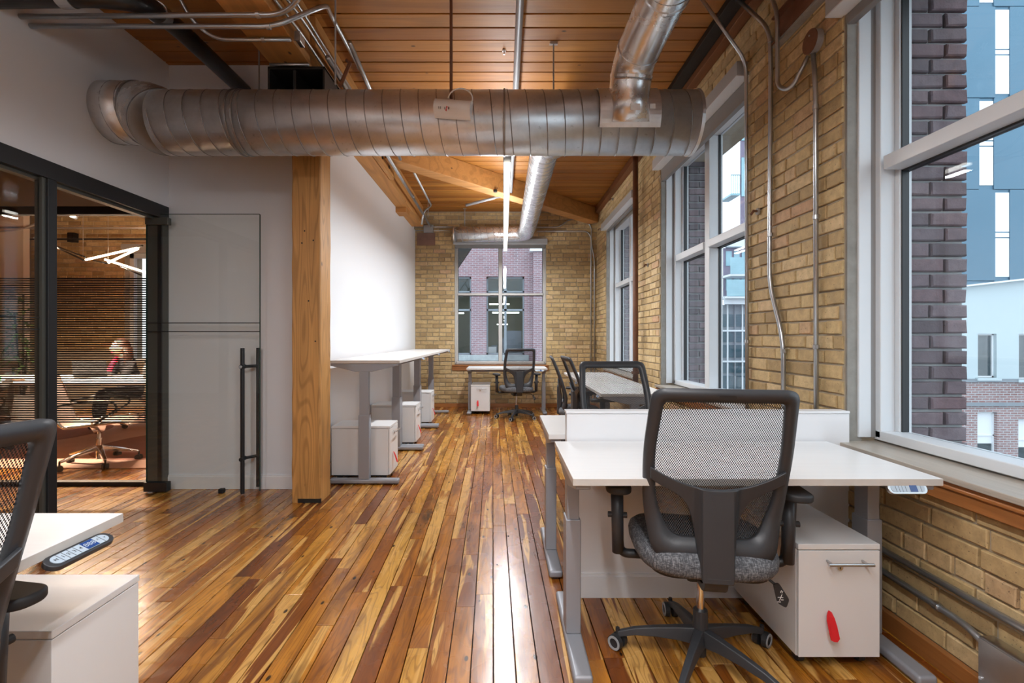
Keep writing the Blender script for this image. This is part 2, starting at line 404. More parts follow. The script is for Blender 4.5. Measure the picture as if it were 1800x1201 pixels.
# ------------------------------------------------------------------ pieces (bricks, boards)
def in_view(c, margin=60):
    if c[1] < .3: return 0
    px = CX+F*c[0]/c[1]; py = CY-F*(c[2]-H)/c[1]
    return -margin < px < 1800+margin and -margin < py < 1201+margin
def frustum(P, u0, u1, v0, v1, dep, ins, jit=0.0, back=0.0):
    """box-like piece: back rectangle on the plane, front rectangle proud by dep, inset by ins. P(u,v,w)->world"""
    j = lambda: random.uniform(-jit, jit)
    vs = [P(u0,v0,back),P(u1,v0,back),P(u1,v1,back),P(u0,v1,back)]
    e = ins*.2
    mid = [(u0+e+j(),v0+e+j()),(u1-e+j(),v0+e+j()),(u1-e+j(),v1-e+j()),(u0+e+j(),v1-e+j())]
    vs += [P(u,v,dep-ins) for u,v in mid]
    vs += [P(u+(ins if u < (u0+u1)/2 else -ins), v+(ins if v < (v0+v1)/2 else -ins), dep) for u,v in mid]
    fs = [(0,1,5,4),(1,2,6,5),(2,3,7,6),(3,0,4,7),(4,5,9,8),(5,6,10,9),(6,7,11,10),(7,4,8,11),(8,9,10,11)]
    return vs, fs
def clip(u0, u1, v0, v1, holes):
    segs = [(u0, u1)]
    for (a, b, c, d) in holes:
        if v1 <= c+.012 or v0 >= d-.012: continue
        ns = []
        for (s, e) in segs:
            if e <= a or s >= b: ns.append((s, e)); continue
            if s < a: ns.append((s, a))
            if e > b: ns.append((b, e))
        segs = ns
    return [(s, e) for s, e in segs if e-s > .03]
def bricks(parent, mat, P, u0, u1, v0, v1, holes=(), course=.0733, L=.222, joint=.010, limit=300, dep=.012, jit=.002, minpx=6, name='brick'):
    items = []; row = 0; v = v0
    while v < v1-.02:
        top = min(v+course-joint, v1); u = u0-(L/2 if row % 2 else 0)-random.uniform(0, .03)
        header = row % 6 == 5
        while u < u1:
            l = (L*.5 if header else L)*random.uniform(.94, 1.05); a, b = max(u, u0), min(u+l-joint, u1)
            if b-a > .03:
                for s, e in clip(a, b, v, top, holes):
                    c = P((s+e)/2, (v+top)/2, 0); d = max(c[1], .3)
                    vis = in_view(c)
                    items.append(((e-s)*(top-v)*(F/d)**2 if vis else 0, (s, e, v+random.uniform(-.0015,.0015), top+random.uniform(-.0015,.0015))))
            u += l
        v += course; row += 1
    items.sort(key=lambda x: -x[0])
    rest = MB()
    for i, (sz, (s, e, a, b)) in enumerate(items):
        r = random.uniform(.02, 1); vs, fs = frustum(P, s, e, a, b, dep+random.uniform(-.003,.003), .0035, jit)
        if i < limit and sz > 0:
            me = MB(); me.add(vs, fs, r); link(me.mesh(name), name, mat, parent)
        else: rest.add(vs, fs, r)
    if rest.v:
        o = rest.build(name+'s_beyond', mat, parent); o['kind'] = 'stuff'
    return len(items)

# ------------------------------------------------------------------ SETTING
XR = 1.64; XL = -2.72; XI = -1.55; YB = 8.5; YF = 3.93; ZC = 3.44; XO = 2.21; XFAR = -9.5; YREAR = -3.0
# floor
fl = struct('floor')
b = MB(); b.box(XFAR, XO-.05, YREAR, YB+.2, -.16, -.022); b.build('subfloor', M['gap'], fl)
ang = math.atan2(.0224, 1); ca, sa = math.cos(ang), math.sin(ang)
def PF(u, v, w_): return (u*ca-v*sa, u*sa+v*ca, w_-.02)
items = []; bw = .0815; u = -10.0
while u < 2.1:
    wd = bw*random.uniform(.93, 1.07); v = YREAR+random.uniform(-1.5, 0)
    while v < YB+.3:
        L = random.choice((.5, .8, 1.1, 1.5, 2.0, 2.6))*random.uniform(.8, 1.2)
        a, bb = max(v, YREAR-.0), min(v+L, YB+.2)
        uu0, uu1 = u, u+wd-.0036
        if bb-a > .05:
            c = PF((uu0+uu1)/2, (a+bb)/2, 0)
            if XFAR-.2 < c[0] < XR+.03:
                # visible size: nearest visible point of the board
                best = 0
                for k in range(6):
                    q = PF((uu0+uu1)/2, a+(bb-a)*k/5, .02)
                    if in_view(q, 0) and q[0] > XL: best = max(best, wd*F/q[1])
                items.append((best*(1+.2*(bb-a)), (uu0, uu1, a, bb-.0022)))
        v += L
    u += wd
items.sort(key=lambda x: -x[0]); rest = MB()
for i, (sz, (a, b_, c, d)) in enumerate(items):
    r = random.random(); dep = .02+random.uniform(-.0006, .0006)
    vs, fs = frustum(PF, a, b_, c, d, dep, .0012)
    if i < 300 and sz > 0:
        m_ = MB(); m_.add(vs, fs, max(r, .01)); link(m_.mesh('floor_board'), 'floor_board', M['floor'], fl)
    else: rest.add(vs, fs, max(r, .01))
o = rest.build('floor_boards_beyond', M['floor'], fl); o['kind'] = 'stuff'

# ceiling
ce = struct('ceiling')
b = MB(); b.box(XFAR, XO, YREAR, YB+.3, ZC+.03, ZC+.25); b.build('deck', M['gap'], ce)
def PC(u, v, w_): return (u, v, ZC+.034-w_)
y = YREAR
# seam phase from the photograph (a seam at y = 3.304)
y = 3.304-.1462*43
while y < YB+.25:
    jj = random.uniform(-.003, .003)
    vs, fs = frustum(PC, XFAR, XR+.05, y+.005, y+.1462-.005, .034+jj, .003)
    m_ = MB(); m_.add(vs, fs, random.uniform(.02, 1)); link(m_.mesh('ceiling_board'), 'ceiling_board', M['ceil_board'], ce)
    y += .1462

# right wall (yellow brick) with three window openings and an added unseen one
WZ0 = .73
WR = [(-2.2, -.4, 2.96), (.535, 2.335, 2.96), (3.265, 5.07, 3.06), (5.95, 7.75, 3.0)]
wr = struct('wall_right')
b = MB()
edges = [YREAR, -2.2, -.4, .535, 2.335, 3.265, 5.07, 5.95, 7.75, YB+.3]
for i in range(0, 10, 2): b.box(XR+.006, XO-.004, edges[i], edges[i+1], 0, ZC+.03)
for (a, c, zt) in WR:
    b.box(XR+.006, XO-.004, a, c, 0, WZ0-.03); b.box(XR+.006, XO-.004, a, c, zt, ZC+.03)
b.build('mortar_bed', M['mortar'], wr)
b = MB()
for (a, c, zt) in WR:       # rough plastered reveals of the openings
    for yy, s in ((a, 1), (c, -1)): b.box(XR+.012, 1.72, yy, yy+s*.012, WZ0, zt)
b.build('reveal_plaster', M['plaster'], wr)
bricks(wr, M['brick_y'], lambda u, v, w_: (XR+.006-w_, u, v), -.5, YB, .0, ZC-.02, [(a, c, WZ0-.06, zt) for a, c, zt in WR])
# exterior brick returns of the piers seen through the glass
for (yj, nm) in ((2.335, 60), (5.07, 60), (7.75, 40)):
    we = struct('wall_exterior')
    b = MB(); b.box(1.935, XO-.002, yj-.006, yj+.05, .2, 4.2); b.build('mortar_bed', M['mortar_g'], we)
    Lb = XO+.008-1.935
    row = 0; v = .22; items = []
    while v < 4.1:
        ln = .62 if row % 2 else .37
        for (s, e) in ((1.935, 1.935+Lb*(1-ln)-.008), (1.935+Lb*(1-ln)+.002, XO+.008)):
            vs, fs = frustum(lambda u, vv, w_: (u, yj-.006-w_, vv), s, e, v+random.uniform(-.001,.001), v+.0622, .020+random.uniform(-.003,.003), .006, .003)
            m_ = MB(); m_.add(vs, fs, random.uniform(.02, 1)); link(m_.mesh('brick'), 'brick', M['brick_p'], we)
        v += .0735; row += 1
# back wall
wb = struct('wall_back')
BW = (-.86, .75, .745, 2.96)          # back window opening
MW = (-6.66, -5.0, .8, 2.72)          # meeting room window opening
b = MB()
def wall_with_holes(b, x0, x1, y0, y1, z1, holes):
    xs = sorted([x0, x1]+[h[0] for h in holes]+[h[1] for h in holes])
    for i in range(len(xs)-1):
        a, c = xs[i], xs[i+1]; hs = [h for h in holes if h[0] <= a+1e-6 and h[1] >= c-1e-6]
        if hs: b.box(a, c, y0, y1, 0, hs[0][2]); b.box(a, c, y0, y1, hs[0][3], z1)
        else: b.box(a, c, y0, y1, 0, z1)
wall_with_holes(b, XFAR, XO, YB+.006, YB+.42, ZC+.03, [BW, MW]); b.build('mortar_bed', M['mortar'], wb)
bricks(wb, M['brick_y'], lambda u, v, w_: (u, YB+.006-w_, v), XI, XR, .0, ZC-.02, [(BW[0], BW[1], BW[2]-.05, BW[3])], jit=.003, limit=300)
wm = struct('wall_meeting')
bricks(wm, M['brick_y'], lambda u, v, w_: (u, YB+.006-w_, v), -8.3, -5.0, 1.0, ZC-.02, [MW], jit=.003, limit=180)
b = MB(); b.box(-8.6, XFAR, 7.4, YB, 0, ZC); b.box(-7.25, XFAR, 7.3, 7.4, 0, ZC); b.build('grey_face', M['wall_grey'], wm)
wfl = struct('wall_far_left'); b = MB(); b.box(XFAR-.1, XFAR, YREAR, YB+.4, 0, ZC+.1); b.build('face', M['wall_grey'], wfl)
wre = struct('wall_rear'); b = MB(); b.box(XFAR-.1, XO, YREAR-.1, YREAR, 0, ZC+.2); b.build('face', M['wall_white'], wre)
# left wall above the glazed partition, front wall, inner wall
wl = struct('wall_left'); b = MB(); b.box(XL-.12, XL, YREAR, YF+.0, 2.285, ZC+.02); b.build('face', M['wall_white'], wl)
wf = struct('wall_front'); b = MB(); b.box(XL-.12, XI, YF, YF+.12, 0, ZC+.02); b.build('face', M['wall_white'], wf)
wi = struct('wall_inner'); b = MB(); b.box(XI-.12, XI, YF+.12, YB, 0, 3.11); b.box(XI-.12, XI-.02, YF+.12, YB, 3.11, ZC+.02); b.build('face', M['wall_bright'], wi)
ws = struct('wall_soffit'); b = MB(); b.box(XFAR, XL-.12, YF+.05, YF+.15, 2.31, ZC+.02); b.build('face', M['wall_grey'], ws)
# knee wall
wk = struct('wall_knee'); b = MB(); b.box(.30, XR, 2.292, 2.352, 0, .868); b.build('face', M['trim_white'], wk, bevel=.002)
b = MB(); b.box(.296, XR, 2.288, 2.356, .868, .880); b.build('cap', M['trim_white'], wk, bevel=.002)
b = MB(); b.box(.30, XR, 2.280, 2.2915, 0, .10); b.box(.30, XR, 2.284, 2.2915, .10, .112); b.build('baseboard_knee', M['trim_white'])['kind'] = 'structure'
b = MB(); b.box(XL, XI-.02, YF-.014, YF-.001, 0, .10); b.box(XL, XI-.02, YF-.009, YF-.001, .10, .112); b.build('baseboard_front', M['trim_white'])['kind'] = 'structure'
b = MB(); b.box(XI+.001, XI+.014, YF+.02, YB-.01, 0, .11); b.build('baseboard_inner', M['trim_white'])['kind'] = 'structure'
b = MB(); b.box(XR-.034, XR-.007, YREAR, YB-.02, 0, .075, .4); b.build('baseboard_right', M['wood_trim'], bevel=.003)['kind'] = 'structure'
b = MB(); b.box(XI, XR-.03, YB-.03, YB-.008, 0, .07, .6); b.build('baseboard_back', M['wood_trim_x'], bevel=.003)['kind'] = 'structure'

# windows. local frame: x along the wall, y outward, z up
def window(name, width, z0, z1, tz, loc, rz, wood_m, mull_r=.028, box=(.074, .13), boxz=None, fr=(.06, .12, .145, .215, .245), fmat=None, mw=.048, mo=0, sw=.068, th=.035, shade=.06):
    FM = fmat or M['frame_white']
    w_ = struct(name, loc=loc, rz=rz); hw = width/2
    a0, a1, b0, b1, g = fr
    zt = boxz[0] if boxz else z1-.12
    # outer casing (grey strip then stepped white profiles), each a mesh of its own
    for s in (-1, 1):
        b = MB(); b.box(s*hw, s*(hw-sw*.32), a0, a1, z0+.02, z1); b.build('casing', FM, w_, bevel=.004)
        b = MB(); b.box(s*hw, s*(hw-sw*.22), a1, b0, z0+.02, z1); b.build('groove', M['frame_grey'], w_)
        b = MB(); b.box(s*hw, s*(hw-sw*.66), b0, b1, z0+.02, z1); b.build('jamb', FM, w_, bevel=.004)
        b = MB(); b.box(s*hw, s*(hw-sw), b1, g+.03, z0+.02, z1); b.build('sash_stile', FM, w_, bevel=.003)
        b = MB(); b.box(s*(hw-sw), s*(hw-sw-.006), g-.02, g+.012, z0+.056, z1-.06); b.build('gasket', M['black'], w_)
    b = MB(); b.box(-hw, hw, b0, g+.03, z0+.01, z0+.055); b.build('bottom_rail', FM, w_, bevel=.004)
    b = MB(); b.box(-hw, hw, b0, g+.03, z1-.06, z1); b.build('top_rail', FM, w_, bevel=.004)
    b = MB(); b.box(mo-mw, mo+mw, b0+.01, g+.03, z0+.05, z1-.06); b.build('mullion', FM, w_, bevel=.004)
    for s in (-1, 1):
        x0, x1 = mo+s*mw, s*(hw-sw)
        b = MB(); b.box(x0, x1, b0-.005, g+.03, tz-th, tz+th*.85); b.build('transom', FM, w_, bevel=.004)
        b = MB(); b.box(x0, x1, b1+.012, g+.02, tz-th-.009, tz-th); b.box(x0, x0+s*.005, g-.008, g+.012, z0+.055, z1-.06); b.build('gasket', M['black'], w_)
        for (p, q) in ((z0+.055, tz-th-.009), (tz+th*.85, z1-.06)):
            b = MB(); b.box(x0, x1, g, g+.008, p, q); b.build('pane', M['glass'], w_)
    b = MB(); b.box(-hw-.04, hw+.04, -.045, b0+.02, z0-.022, z0+.002, .3); b.box(-hw, hw, b0+.02, g+.1, z0-.022, z0+.01, .3)
    b.build('sill', M['sill_wood'] if wood_m != M['wood_trim_x'] else M['wood_trim_x'], w_, bevel=.003)
    b = MB(); b.box(-hw-.04, hw+.04, -.030, -.004, z0-.10, z0-.022, .7); b.box(-hw-.04, hw+.04, -.038, -.004, z0-.05, z0-.035, .7)
    b.build('apron', wood_m, w_, bevel=.004)
    b = MB(); b.box(-hw, hw, a0, XO-XR-.02 if rz else .3, z0-.05, z0-.022); b.build('sill_base', M['mortar_g'], w_)
    bz0, bz1 = boxz or (z1-.12, z1)
    b = MB(); b.box(-hw-.02, hw+.02, -box[0], .03, bz0+.006, bz1); b.build('shade_box', M['shade_box'], w_, bevel=.003)
    b = MB(); b.box(-hw-.02, hw+.02, -box[0], .012, bz0, bz0+.006); b.build('shade_box_edge', M['shade_edge'], w_)
    b = MB(); b.box(-hw+.01, hw-.01, .012, .05, bz0-shade, bz0); b.build('roller_shade', M['shade_grey'], w_, bevel=.004)
    return w_
def rwin(n, a, c, zt, boxz, shade, mo=0):
    return window(n, c-a, WZ0, zt, 2.05, (XR, (a+c)/2, 0), -PI/2, M['wood_trim'], boxz=boxz, shade=shade, mo=mo)
rwin('window_1', .535, 2.335, 2.955, (2.785, 2.945), .05)
rwin('window_2', 3.265, 5.07, 3.055, (2.985, 3.085), .13, -.10)
rwin('window_3', 5.95, 7.75, 2.995, (2.94, 3.04), .03)
rwin('window_6_added', -2.2, -.4, 2.955, (2.785, 2.945), .05)  # unseen window added behind the camera for cool daylight fill
window('window_4', BW[1]-BW[0], BW[2], BW[3], 1.995, ((BW[0]+BW[1])/2, YB, 0), 0, M['wood_trim_x'], box=(.05, .1), boxz=(2.86, 2.955), fr=(.05, .09, .10, .14, .17), shade=.06, fmat=M['frame_mid'], mw=.032, sw=.05, th=.020)
b = MB(); w5 = struct('window_5')
b.box(MW[0], MW[0]+.07, YB+.12, YB+.2, MW[2], MW[3]); b.box(MW[0], MW[1], YB+.12, YB+.2, MW[3]-.08, MW[3]); b.box(-5.9, -5.83, YB+.12, YB+.2, MW[2], MW[3]); b.box(MW[0], MW[1], YB+.12, YB+.2, MW[2], MW[2]+.06)
b.build('window_frame', M['frame_white'], w5)
b = MB(); b.box(MW[0]+.07, MW[1], YB+.16, YB+.168, MW[2]+.06, MW[3]-.08); b.build('pane', M['glass'], w5)
b = MB(); b.box(MW[0]-.02, MW[1], YB-.06, YB-.01, MW[3]-.02, MW[3]+.14); b.build('shade_box', M['shade_box'], w5)

# glazed partition on the left wall plane
gl = struct('wall_glass_left')
b = MB(); b.box(XL-.115, XL+.004, YREAR, YF-.002, 2.18, 2.285); b.build('header', M['black'], gl, bevel=.002)
b = MB(); b.box(XL-.085, XL-.035, YREAR, YF-.002, 2.160, 2.18); b.build('head_channel', M['frame_green'], gl)
b = MB(); b.box(XL-.058, XL+.002, 2.887, 2.945, 0, 2.18); b.build('post', M['black'], gl, bevel=.002)
b = MB(); b.box(XL-.056, XL-.012, 2.862, 2.887, 0, 2.18); b.build('post_channel', M['frame_green'], gl)
b = MB(); b.box(XL-.115, XL+.001, YF-.085, YF-.002, .02, 2.16); b.build('end_post', M['frame_green'], gl, bevel=.002)
b = MB(); b.box(XL-.03, XL+.0015, YF-.087, YF-.075, .02, 2.16); b.build('end_post_edge', M['black'], gl)
b = MB(); b.box(XL-.038, XL-.028, .2, 2.862, .02, 2.17); b.build('pane', M['glass_tint'], gl)
b = MB(); b.box(XL-.06, XL, .2, 2.862, 0, .025); b.build('sill_channel', M['black'], gl)
for z in (1.345, 1.276):
    b = MB(); b.box(XL-.0275, XL-.026, .2, 2.862, z-.003, z+.003); b.build('stripe', M['black'], gl)
# glazed front of the meeting room
gf = struct('wall_glass_front'); YG = YF+.09; GX1 = XL-.12
b = MB(); b.box(XFAR, GX1, YG-.03, YG+.03, 2.245, 2.31); b.build('header', M['black'], gf)
b = MB(); b.box(XFAR, GX1, YG-.03, YG+.03, 0, .035); b.build('sill_channel', M['black'], gf)
for x0, x1 in ((XFAR, -5.2), (-5.19, -3.885), (-3.875, GX1)):
    b = MB(); b.box(x0, x1, YG-.005, YG+.005, .035, 2.245); b.build('pane', M['glass_tint'], gf)
b = MB(); z = 1.717
while z > .51: b.box(XFAR, GX1, YG-.0075, YG-.0055, z-.0055, z+.0055); z -= .0189
o = b.build('privacy_stripes', M['black'], gf); o['kind'] = 'stuff'

# open glass door
d1 = struct('door_1'); YD = 3.83; DX0, DX1 = -2.825, -1.93
b = MB(); b.box(DX0, DX1, YD-.005, YD+.005, .012, 2.203); b.build('glass_leaf', M['glass_door'], d1)
b = MB(); b.box(DX1, DX1+.004, YD-.006, YD+.006, .012, 2.203); b.box(DX0-.003, DX0, YD-.006, YD+.006, .012, 2.203); b.box(DX0, DX1, YD-.006, YD+.006, 2.203, 2.206); b.build('glass_edge', M['glass_edge'], d1)
for z in (1.343, 1.275):
    b = MB(); b.box(DX0, DX1, YD-.0075, YD-.0055, z-.0035, z+.0035); b.build('stripe', M['black'], d1)
b = MB(); b.box(DX0-.01, DX0+.175, YD-.025, YD+.025, .012, .085); b.build('floor_patch', M['black'], d1, bevel=.003)
b = MB(); b.box(DX0, DX0+.18, YD-.022, YD+.022, 2.12, 2.175); b.build('head_patch', M['frame_green'], d1, bevel=.002)
for (xx, yy, z0, z1, lab) in ((-2.035, YD-.06, .01, 1.145, None), (-1.97, YD+.055, .03, 1.145, None)):
    h_ = MB().cyl((xx, yy, z0), .0155, z1-z0, 20).build('handle_bar', M['black'], d1, smooth=False, bevel=.002)
for z in (1.0, .28):
    b = MB(); b.tube([(-2.035, YD-.085, z), (-2.035, YD-.02, z)], .016, 16); b.tube([(-2.035, YD-.03, z), (-1.97, YD+.055, z)], .012, 12)
    b.build('standoff', M['black'], d1, smooth=False)
b = MB(); b.cyl((-2.035, YD-.09, 1.0), .012, .006, 16, 'y'); b.build('standoff_cap', M['rim_grey'], d1)
o = MB().box(-2.245, -2.205, 3.80, 3.84, 0, .035).build('door_stop', M['black'], bevel=.005); tag(o, 'small black door stop on the floor under the open glass door', 'door stop')

# timber column, beams
c_ = thing('timber_column', 'square rough timber column left of the white standing desks', 'column', (-1.4675, 3.70, 0))
b = MB(); hw = .1075; prof = []
vs = []; fs = []; nz = 40
for i in range(nz+1):
    z = 2.86*i/nz
    for k, (sx, sy) in enumerate(((-1,-1),(-.9,-1),(.9,-1),(1,-1),(1,-.9),(1,.9),(1,1),(-1,1))):
        ch = .0035 if k in (0,3,6,7) else 0
        q = noise.noise(Vector((sx*3, sy*3, z*6)))*.004
        vs.append((sx*(hw-ch)+q, sy*(hw-ch)+q*.6, z))
for i in range(nz):
    for k in range(8): fs.append((i*8+k, i*8+(k+1)%8, (i+1)*8+(k+1)%8, (i+1)*8+k))
fs += [tuple(range(7,-1,-1)), tuple(range(nz*8, nz*8+8))]
b.add(vs, fs, .7); b.build('shaft', M['column'], c_)
b = MB(); b.box(-.06, hw+.004, -hw-.003, -hw+.01, .0, .03); b.build('charred_foot', M['iron'], c_)
b = MB()
for (dx, dz) in ((-.01, 2.02), (.055, 1.95), (-.03, 1.93), (.07, 1.2), (.02, 1.5)): b.cyl((dx, -hw-.0012, dz), .006, .004, 10, 'y')
b.build('bolt_hole', M['iron'], c_)

cap_ = thing('iron_post_cap', 'dark hollow iron cap between timber column and beam', 'bracket', (-1.42, 3.7, 2.86))
b = MB(); x0, x1, y0, y1, z0, z1 = -.19, .20, -.40, .35, 0, .22
b.box(x0, x1, y0, y1, z1-.02, z1); b.box(x0, x1, y0, y1, z0, z0+.02); b.box(x0, x0+.015, y0, y1, z0, z1); b.box(x1-.015, x1, y0, y1, z0, z1); b.box(x0, x1, -.05, -.03, z0, z1)
b.build('shell', M['iron'], cap_, bevel=.003)
b = MB(); b.box(-.02, 0, y0+.01, -.05, z0+.02, z1-.02); b.build('rib', M['iron'], cap_)
tb = thing('timber_beam', 'big timber ceiling beam running toward the iron cap, nearest camera', 'beam', (0,0,0))
b = MB(); b.box(-1.585, -1.315, YREAR+.01, 3.29, 3.085, ZC, .4); b.build('beam_body', M['beam_y'], tb, bevel=.006)
tb = thing('timber_beam', 'timber ceiling beam along the top of the white inner wall', 'beam', (0,0,0))
b = MB(); b.box(-1.565, -1.36, 3.32, 8.2, 3.105, ZC, .8); b.build('beam_body', M['beam_y'], tb, bevel=.006)
b = MB(); b.box(-1.36, -1.29, 3.32, 5.3, 3.22, ZC, .2); b.build('side_timber', M['beam_y'], tb, bevel=.006)
b = MB(); b.box(-1.35, -1.305, 4.75, 5.75, 3.10, 3.23, .9); b.build('side_block', M['beam_y'], tb, bevel=.004)
for yy in (4.95, 5.2, 5.5): MB().cyl((-1.303, yy, 3.165), .02, -.02+.028, 6, 'x').build('bolt', M['iron'], tb)
b = MB(); b.box(-1.575, -1.40, 6.95, 7.2, 3.03, 3.105, .2); b.build('corbel_block', M['beam_x'], tb, bevel=.004)
db = thing('diagonal_beam', 'timber beam crossing the ceiling diagonally to the back right corner', 'beam', (0,0,0))
A_, B_ = Vector((-1.34, 5.35, 3.315)), Vector((1.55, 8.32, 3.315))
b = MB(); b.bar(A_, B_, .20, .245); b.r = [.5]*len(b.v); b.build('beam_body', M['beam_x'], db, bevel=.006)
mid_ = A_.lerp(B_, .40); MB().cyl((mid_.x+.075, mid_.y-.075, 3.17), .028, .03, 6, 'z', .03).build('bolt', M['iron'], db)
lb = thing('wall_ledger', 'brown timber ledger where the ceiling meets the yellow brick wall', 'beam', (0,0,0))
b = MB(); b.box(XR-.085, XR-.008, YREAR, YB-.02, ZC-.10, ZC-.001, .6); b.build('timber', M['ledger'], lb, bevel=.006)
b = MB(); b.box(XR-.185, XR-.086, YREAR, 4.3, ZC-.05, ZC-.001); b.build('steel_plate', M['iron'], lb, bevel=.004)
sl = thing('steel_lintel', 'rusty steel channel set in the brick above the nearest window', 'lintel', (0,0,0))
b = MB(); b.box(XR-.02, XR+.04, .3, 2.86, 2.955, 3.115); b.build('web', M['rust_pipe'], sl)
b = MB(); b.box(XR-.055, XR+.02, .3, 2.86, 3.105, 3.115); b.box(XR-.055, XR+.02, .3, 2.86, 2.955, 2.967); b.build('flange', M['rust_pipe'], sl)
b = MB(); b.box(XR-.05, XR-.008, 1.9, 2.86, 2.938, 2.954); b.build('mortar_bed', M['plaster'], sl)

# ------------------------------------------------------------------ DUCTS AND PIPES
def spiral(b, axis0, axis1, r, pitch, rr=.0028, phase=0, n=26):
    a0, a1 = Vector(axis0), Vector(axis1); d = (a1-a0); L = d.length; d.normalize()
    up = Vector((0,0,1)) if abs(d.z) < .9 else Vector((1,0,0)); n1 = d.cross(up).normalized(); n2 = d.cross(n1)
    pts = []; k = 0; tot = L/pitch
    for i in range(int(tot*n)+1):
        t = i/n; a = 2*PI*t+phase; pts.append(a0+d*(t*pitch)+(n1*math.cos(a)+n2*math.sin(a))*(r+.0005))
    b.tube(pts, rr, 5)
main = thing('main_duct', 'large galvanised spiral duct crossing the room left to right below the ceiling', 'duct')
YM, ZM, RM = 3.20, 2.645, .2015
b = MB(); n = 40
b.tube([(-2.24, YM, ZM), (1.235, YM, ZM)], RM, 56); b.build('duct_run', M['duct'], main, smooth=True)
b = MB(); spiral(b, (-2.22, YM, ZM), (1.21, YM, ZM), RM, .113, .0032, n=30); b.build('spiral_seam', M['seam'], main)
for xx in (-1.74, -1.70, .0):
    b = MB(); b.ring((xx, YM, ZM), RM, RM+.006, .012, 48); b.build('joint_band', M['seam'], main)
b = MB(); b.ring((1.235, YM, ZM), 0.01, RM+.006, .02, 48); b.build('end_cap', M['duct'], main)
pts = [Vector((-2.50, 3.345, 2.775)), Vector((-2.44, 3.33, 2.765)), Vector((-2.36, 3.285, 2.725)), Vector((-2.29, 3.235, 2.675)), Vector((-2.235, YM, ZM))]
b = MB(); b.tube(pts, RM+.004, 56, caps=False); b.build('elbow', M['duct2'], main, smooth=True)
b = MB(); b.tube([(-2.78, 3.36, 2.79), (-2.50, 3.345, 2.775)], RM+.002, 56); b.build('wall_stub', M['duct'], main, smooth=True)
b = MB(); spiral(b, (-2.72, 3.36, 2.787), (-2.50, 3.345, 2.775), RM+.002, .10, .003); b.build('stub_seam', M['seam'], main)
for c0, c1 in (((-2.505, 3.345, 2.775), (-2.492, 3.344, 2.774)), ((-2.25, 3.21, 2.655), (-2.235, 3.20, 2.645))):
    b = MB(); b.tube([c0, c1], RM+.009, 48); b.build('joint_band', M['seam'], main)
b = MB()
nn = 14   # saddle plate wrapped on the duct, front
vs = []
for i in range(nn+1):
    a = math.radians(-30+i*95/nn)
    for xx in (.60, .98):
        for r_ in (RM+.003, RM+.007): vs.append((xx, YM-math.cos(a)*r_, ZM+math.sin(a)*r_+.0))
fs = []
for i in range(nn):
    k = i*4; fs += [(k+1,k+5,k+7,k+3),(k,k+2,k+6,k+4),(k,k+4,k+5,k+1),(k+2,k+3,k+7,k+6)]
fs += [(0,1,3,2),(nn*4,nn*4+2,nn*4+3,nn*4+1)]
b.add(vs, fs); b.build('saddle_plate', M['duct'], main)
b = MB(); b.box(.905, .94, YM-RM-.0085, YM-RM-.007, ZM+.0, ZM+.03); b.build('sticker', M['white_plastic'], main)
# strap hanger
b = MB(); b.tube([(-1.02, 3.02, 2.80), (-.99, 3.12, 3.0), (-1.03, 3.18, 3.05)], .012, 6); b.build('strap', M['rust_pipe'], main)
br = thing('branch_duct', 'shiny galvanised branch duct dropping into the large duct at upper right', 'duct')
path = fillet([(.865, -1.5, 3.01), (.835, 2.62, 3.01), (.80, 2.97, 2.93), (.79, 3.05, 2.78), (.79, 3.05, 2.57)], .14, 6)
b = MB(); b.tube(path, .126, 36); b.build('duct_run', M['duct2'], br, smooth=True)
b = MB(); spiral(b, (.865, -.5, 3.01), (.838, 2.5, 3.01), .126, .085, .0025); b.build('spiral_seam', M['seam'], br)
for i in (1, 8, 15): 
    p0, p1 = path[i], path[i+1]; dd = (p1-p0).normalized()*.008; MB().tube([p0-dd, p0+dd], .131, 36).build('joint_band', M['duct2'], br, smooth=False)
b = MB(); b.box(.765, .825, 2.915, 2.917, 2.60, 2.64); b.build('sticker', M['white_plastic'], br)
rd = thing('rear_duct', 'galvanised spiral duct running back to the far window wall', 'duct')
b = MB(); pth = fillet([(.385, 3.38, 2.66), (.385, 3.75, 2.74), (.385, 4.25, 2.98), (.385, 8.18, 2.99), (.05, 8.25, 2.99), (-.84, 8.25, 2.985)], .32, 10)
b.tube(pth, .131, 36); b.build('duct_run', M['duct2'], rd, smooth=True)
b = MB(); spiral(b, (.385, 4.5, 2.98), (.385, 7.8, 2.99), .131, .11, .0028); spiral(b, (.0, 8.25, 2.99), (-.84, 8.25, 2.985), .131, .11, .0028); b.build('spiral_seam', M['seam'], rd)
b = MB(); b.ring((-.85, 8.25, 2.985), .005, .137, .02, 30); b.build('end_cap', M['duct2'], rd)
b = MB(); b.ring((.0, 8.25, 2.99), .13, .136, .02, 30); b.build('joint_band', M['duct2'], rd)

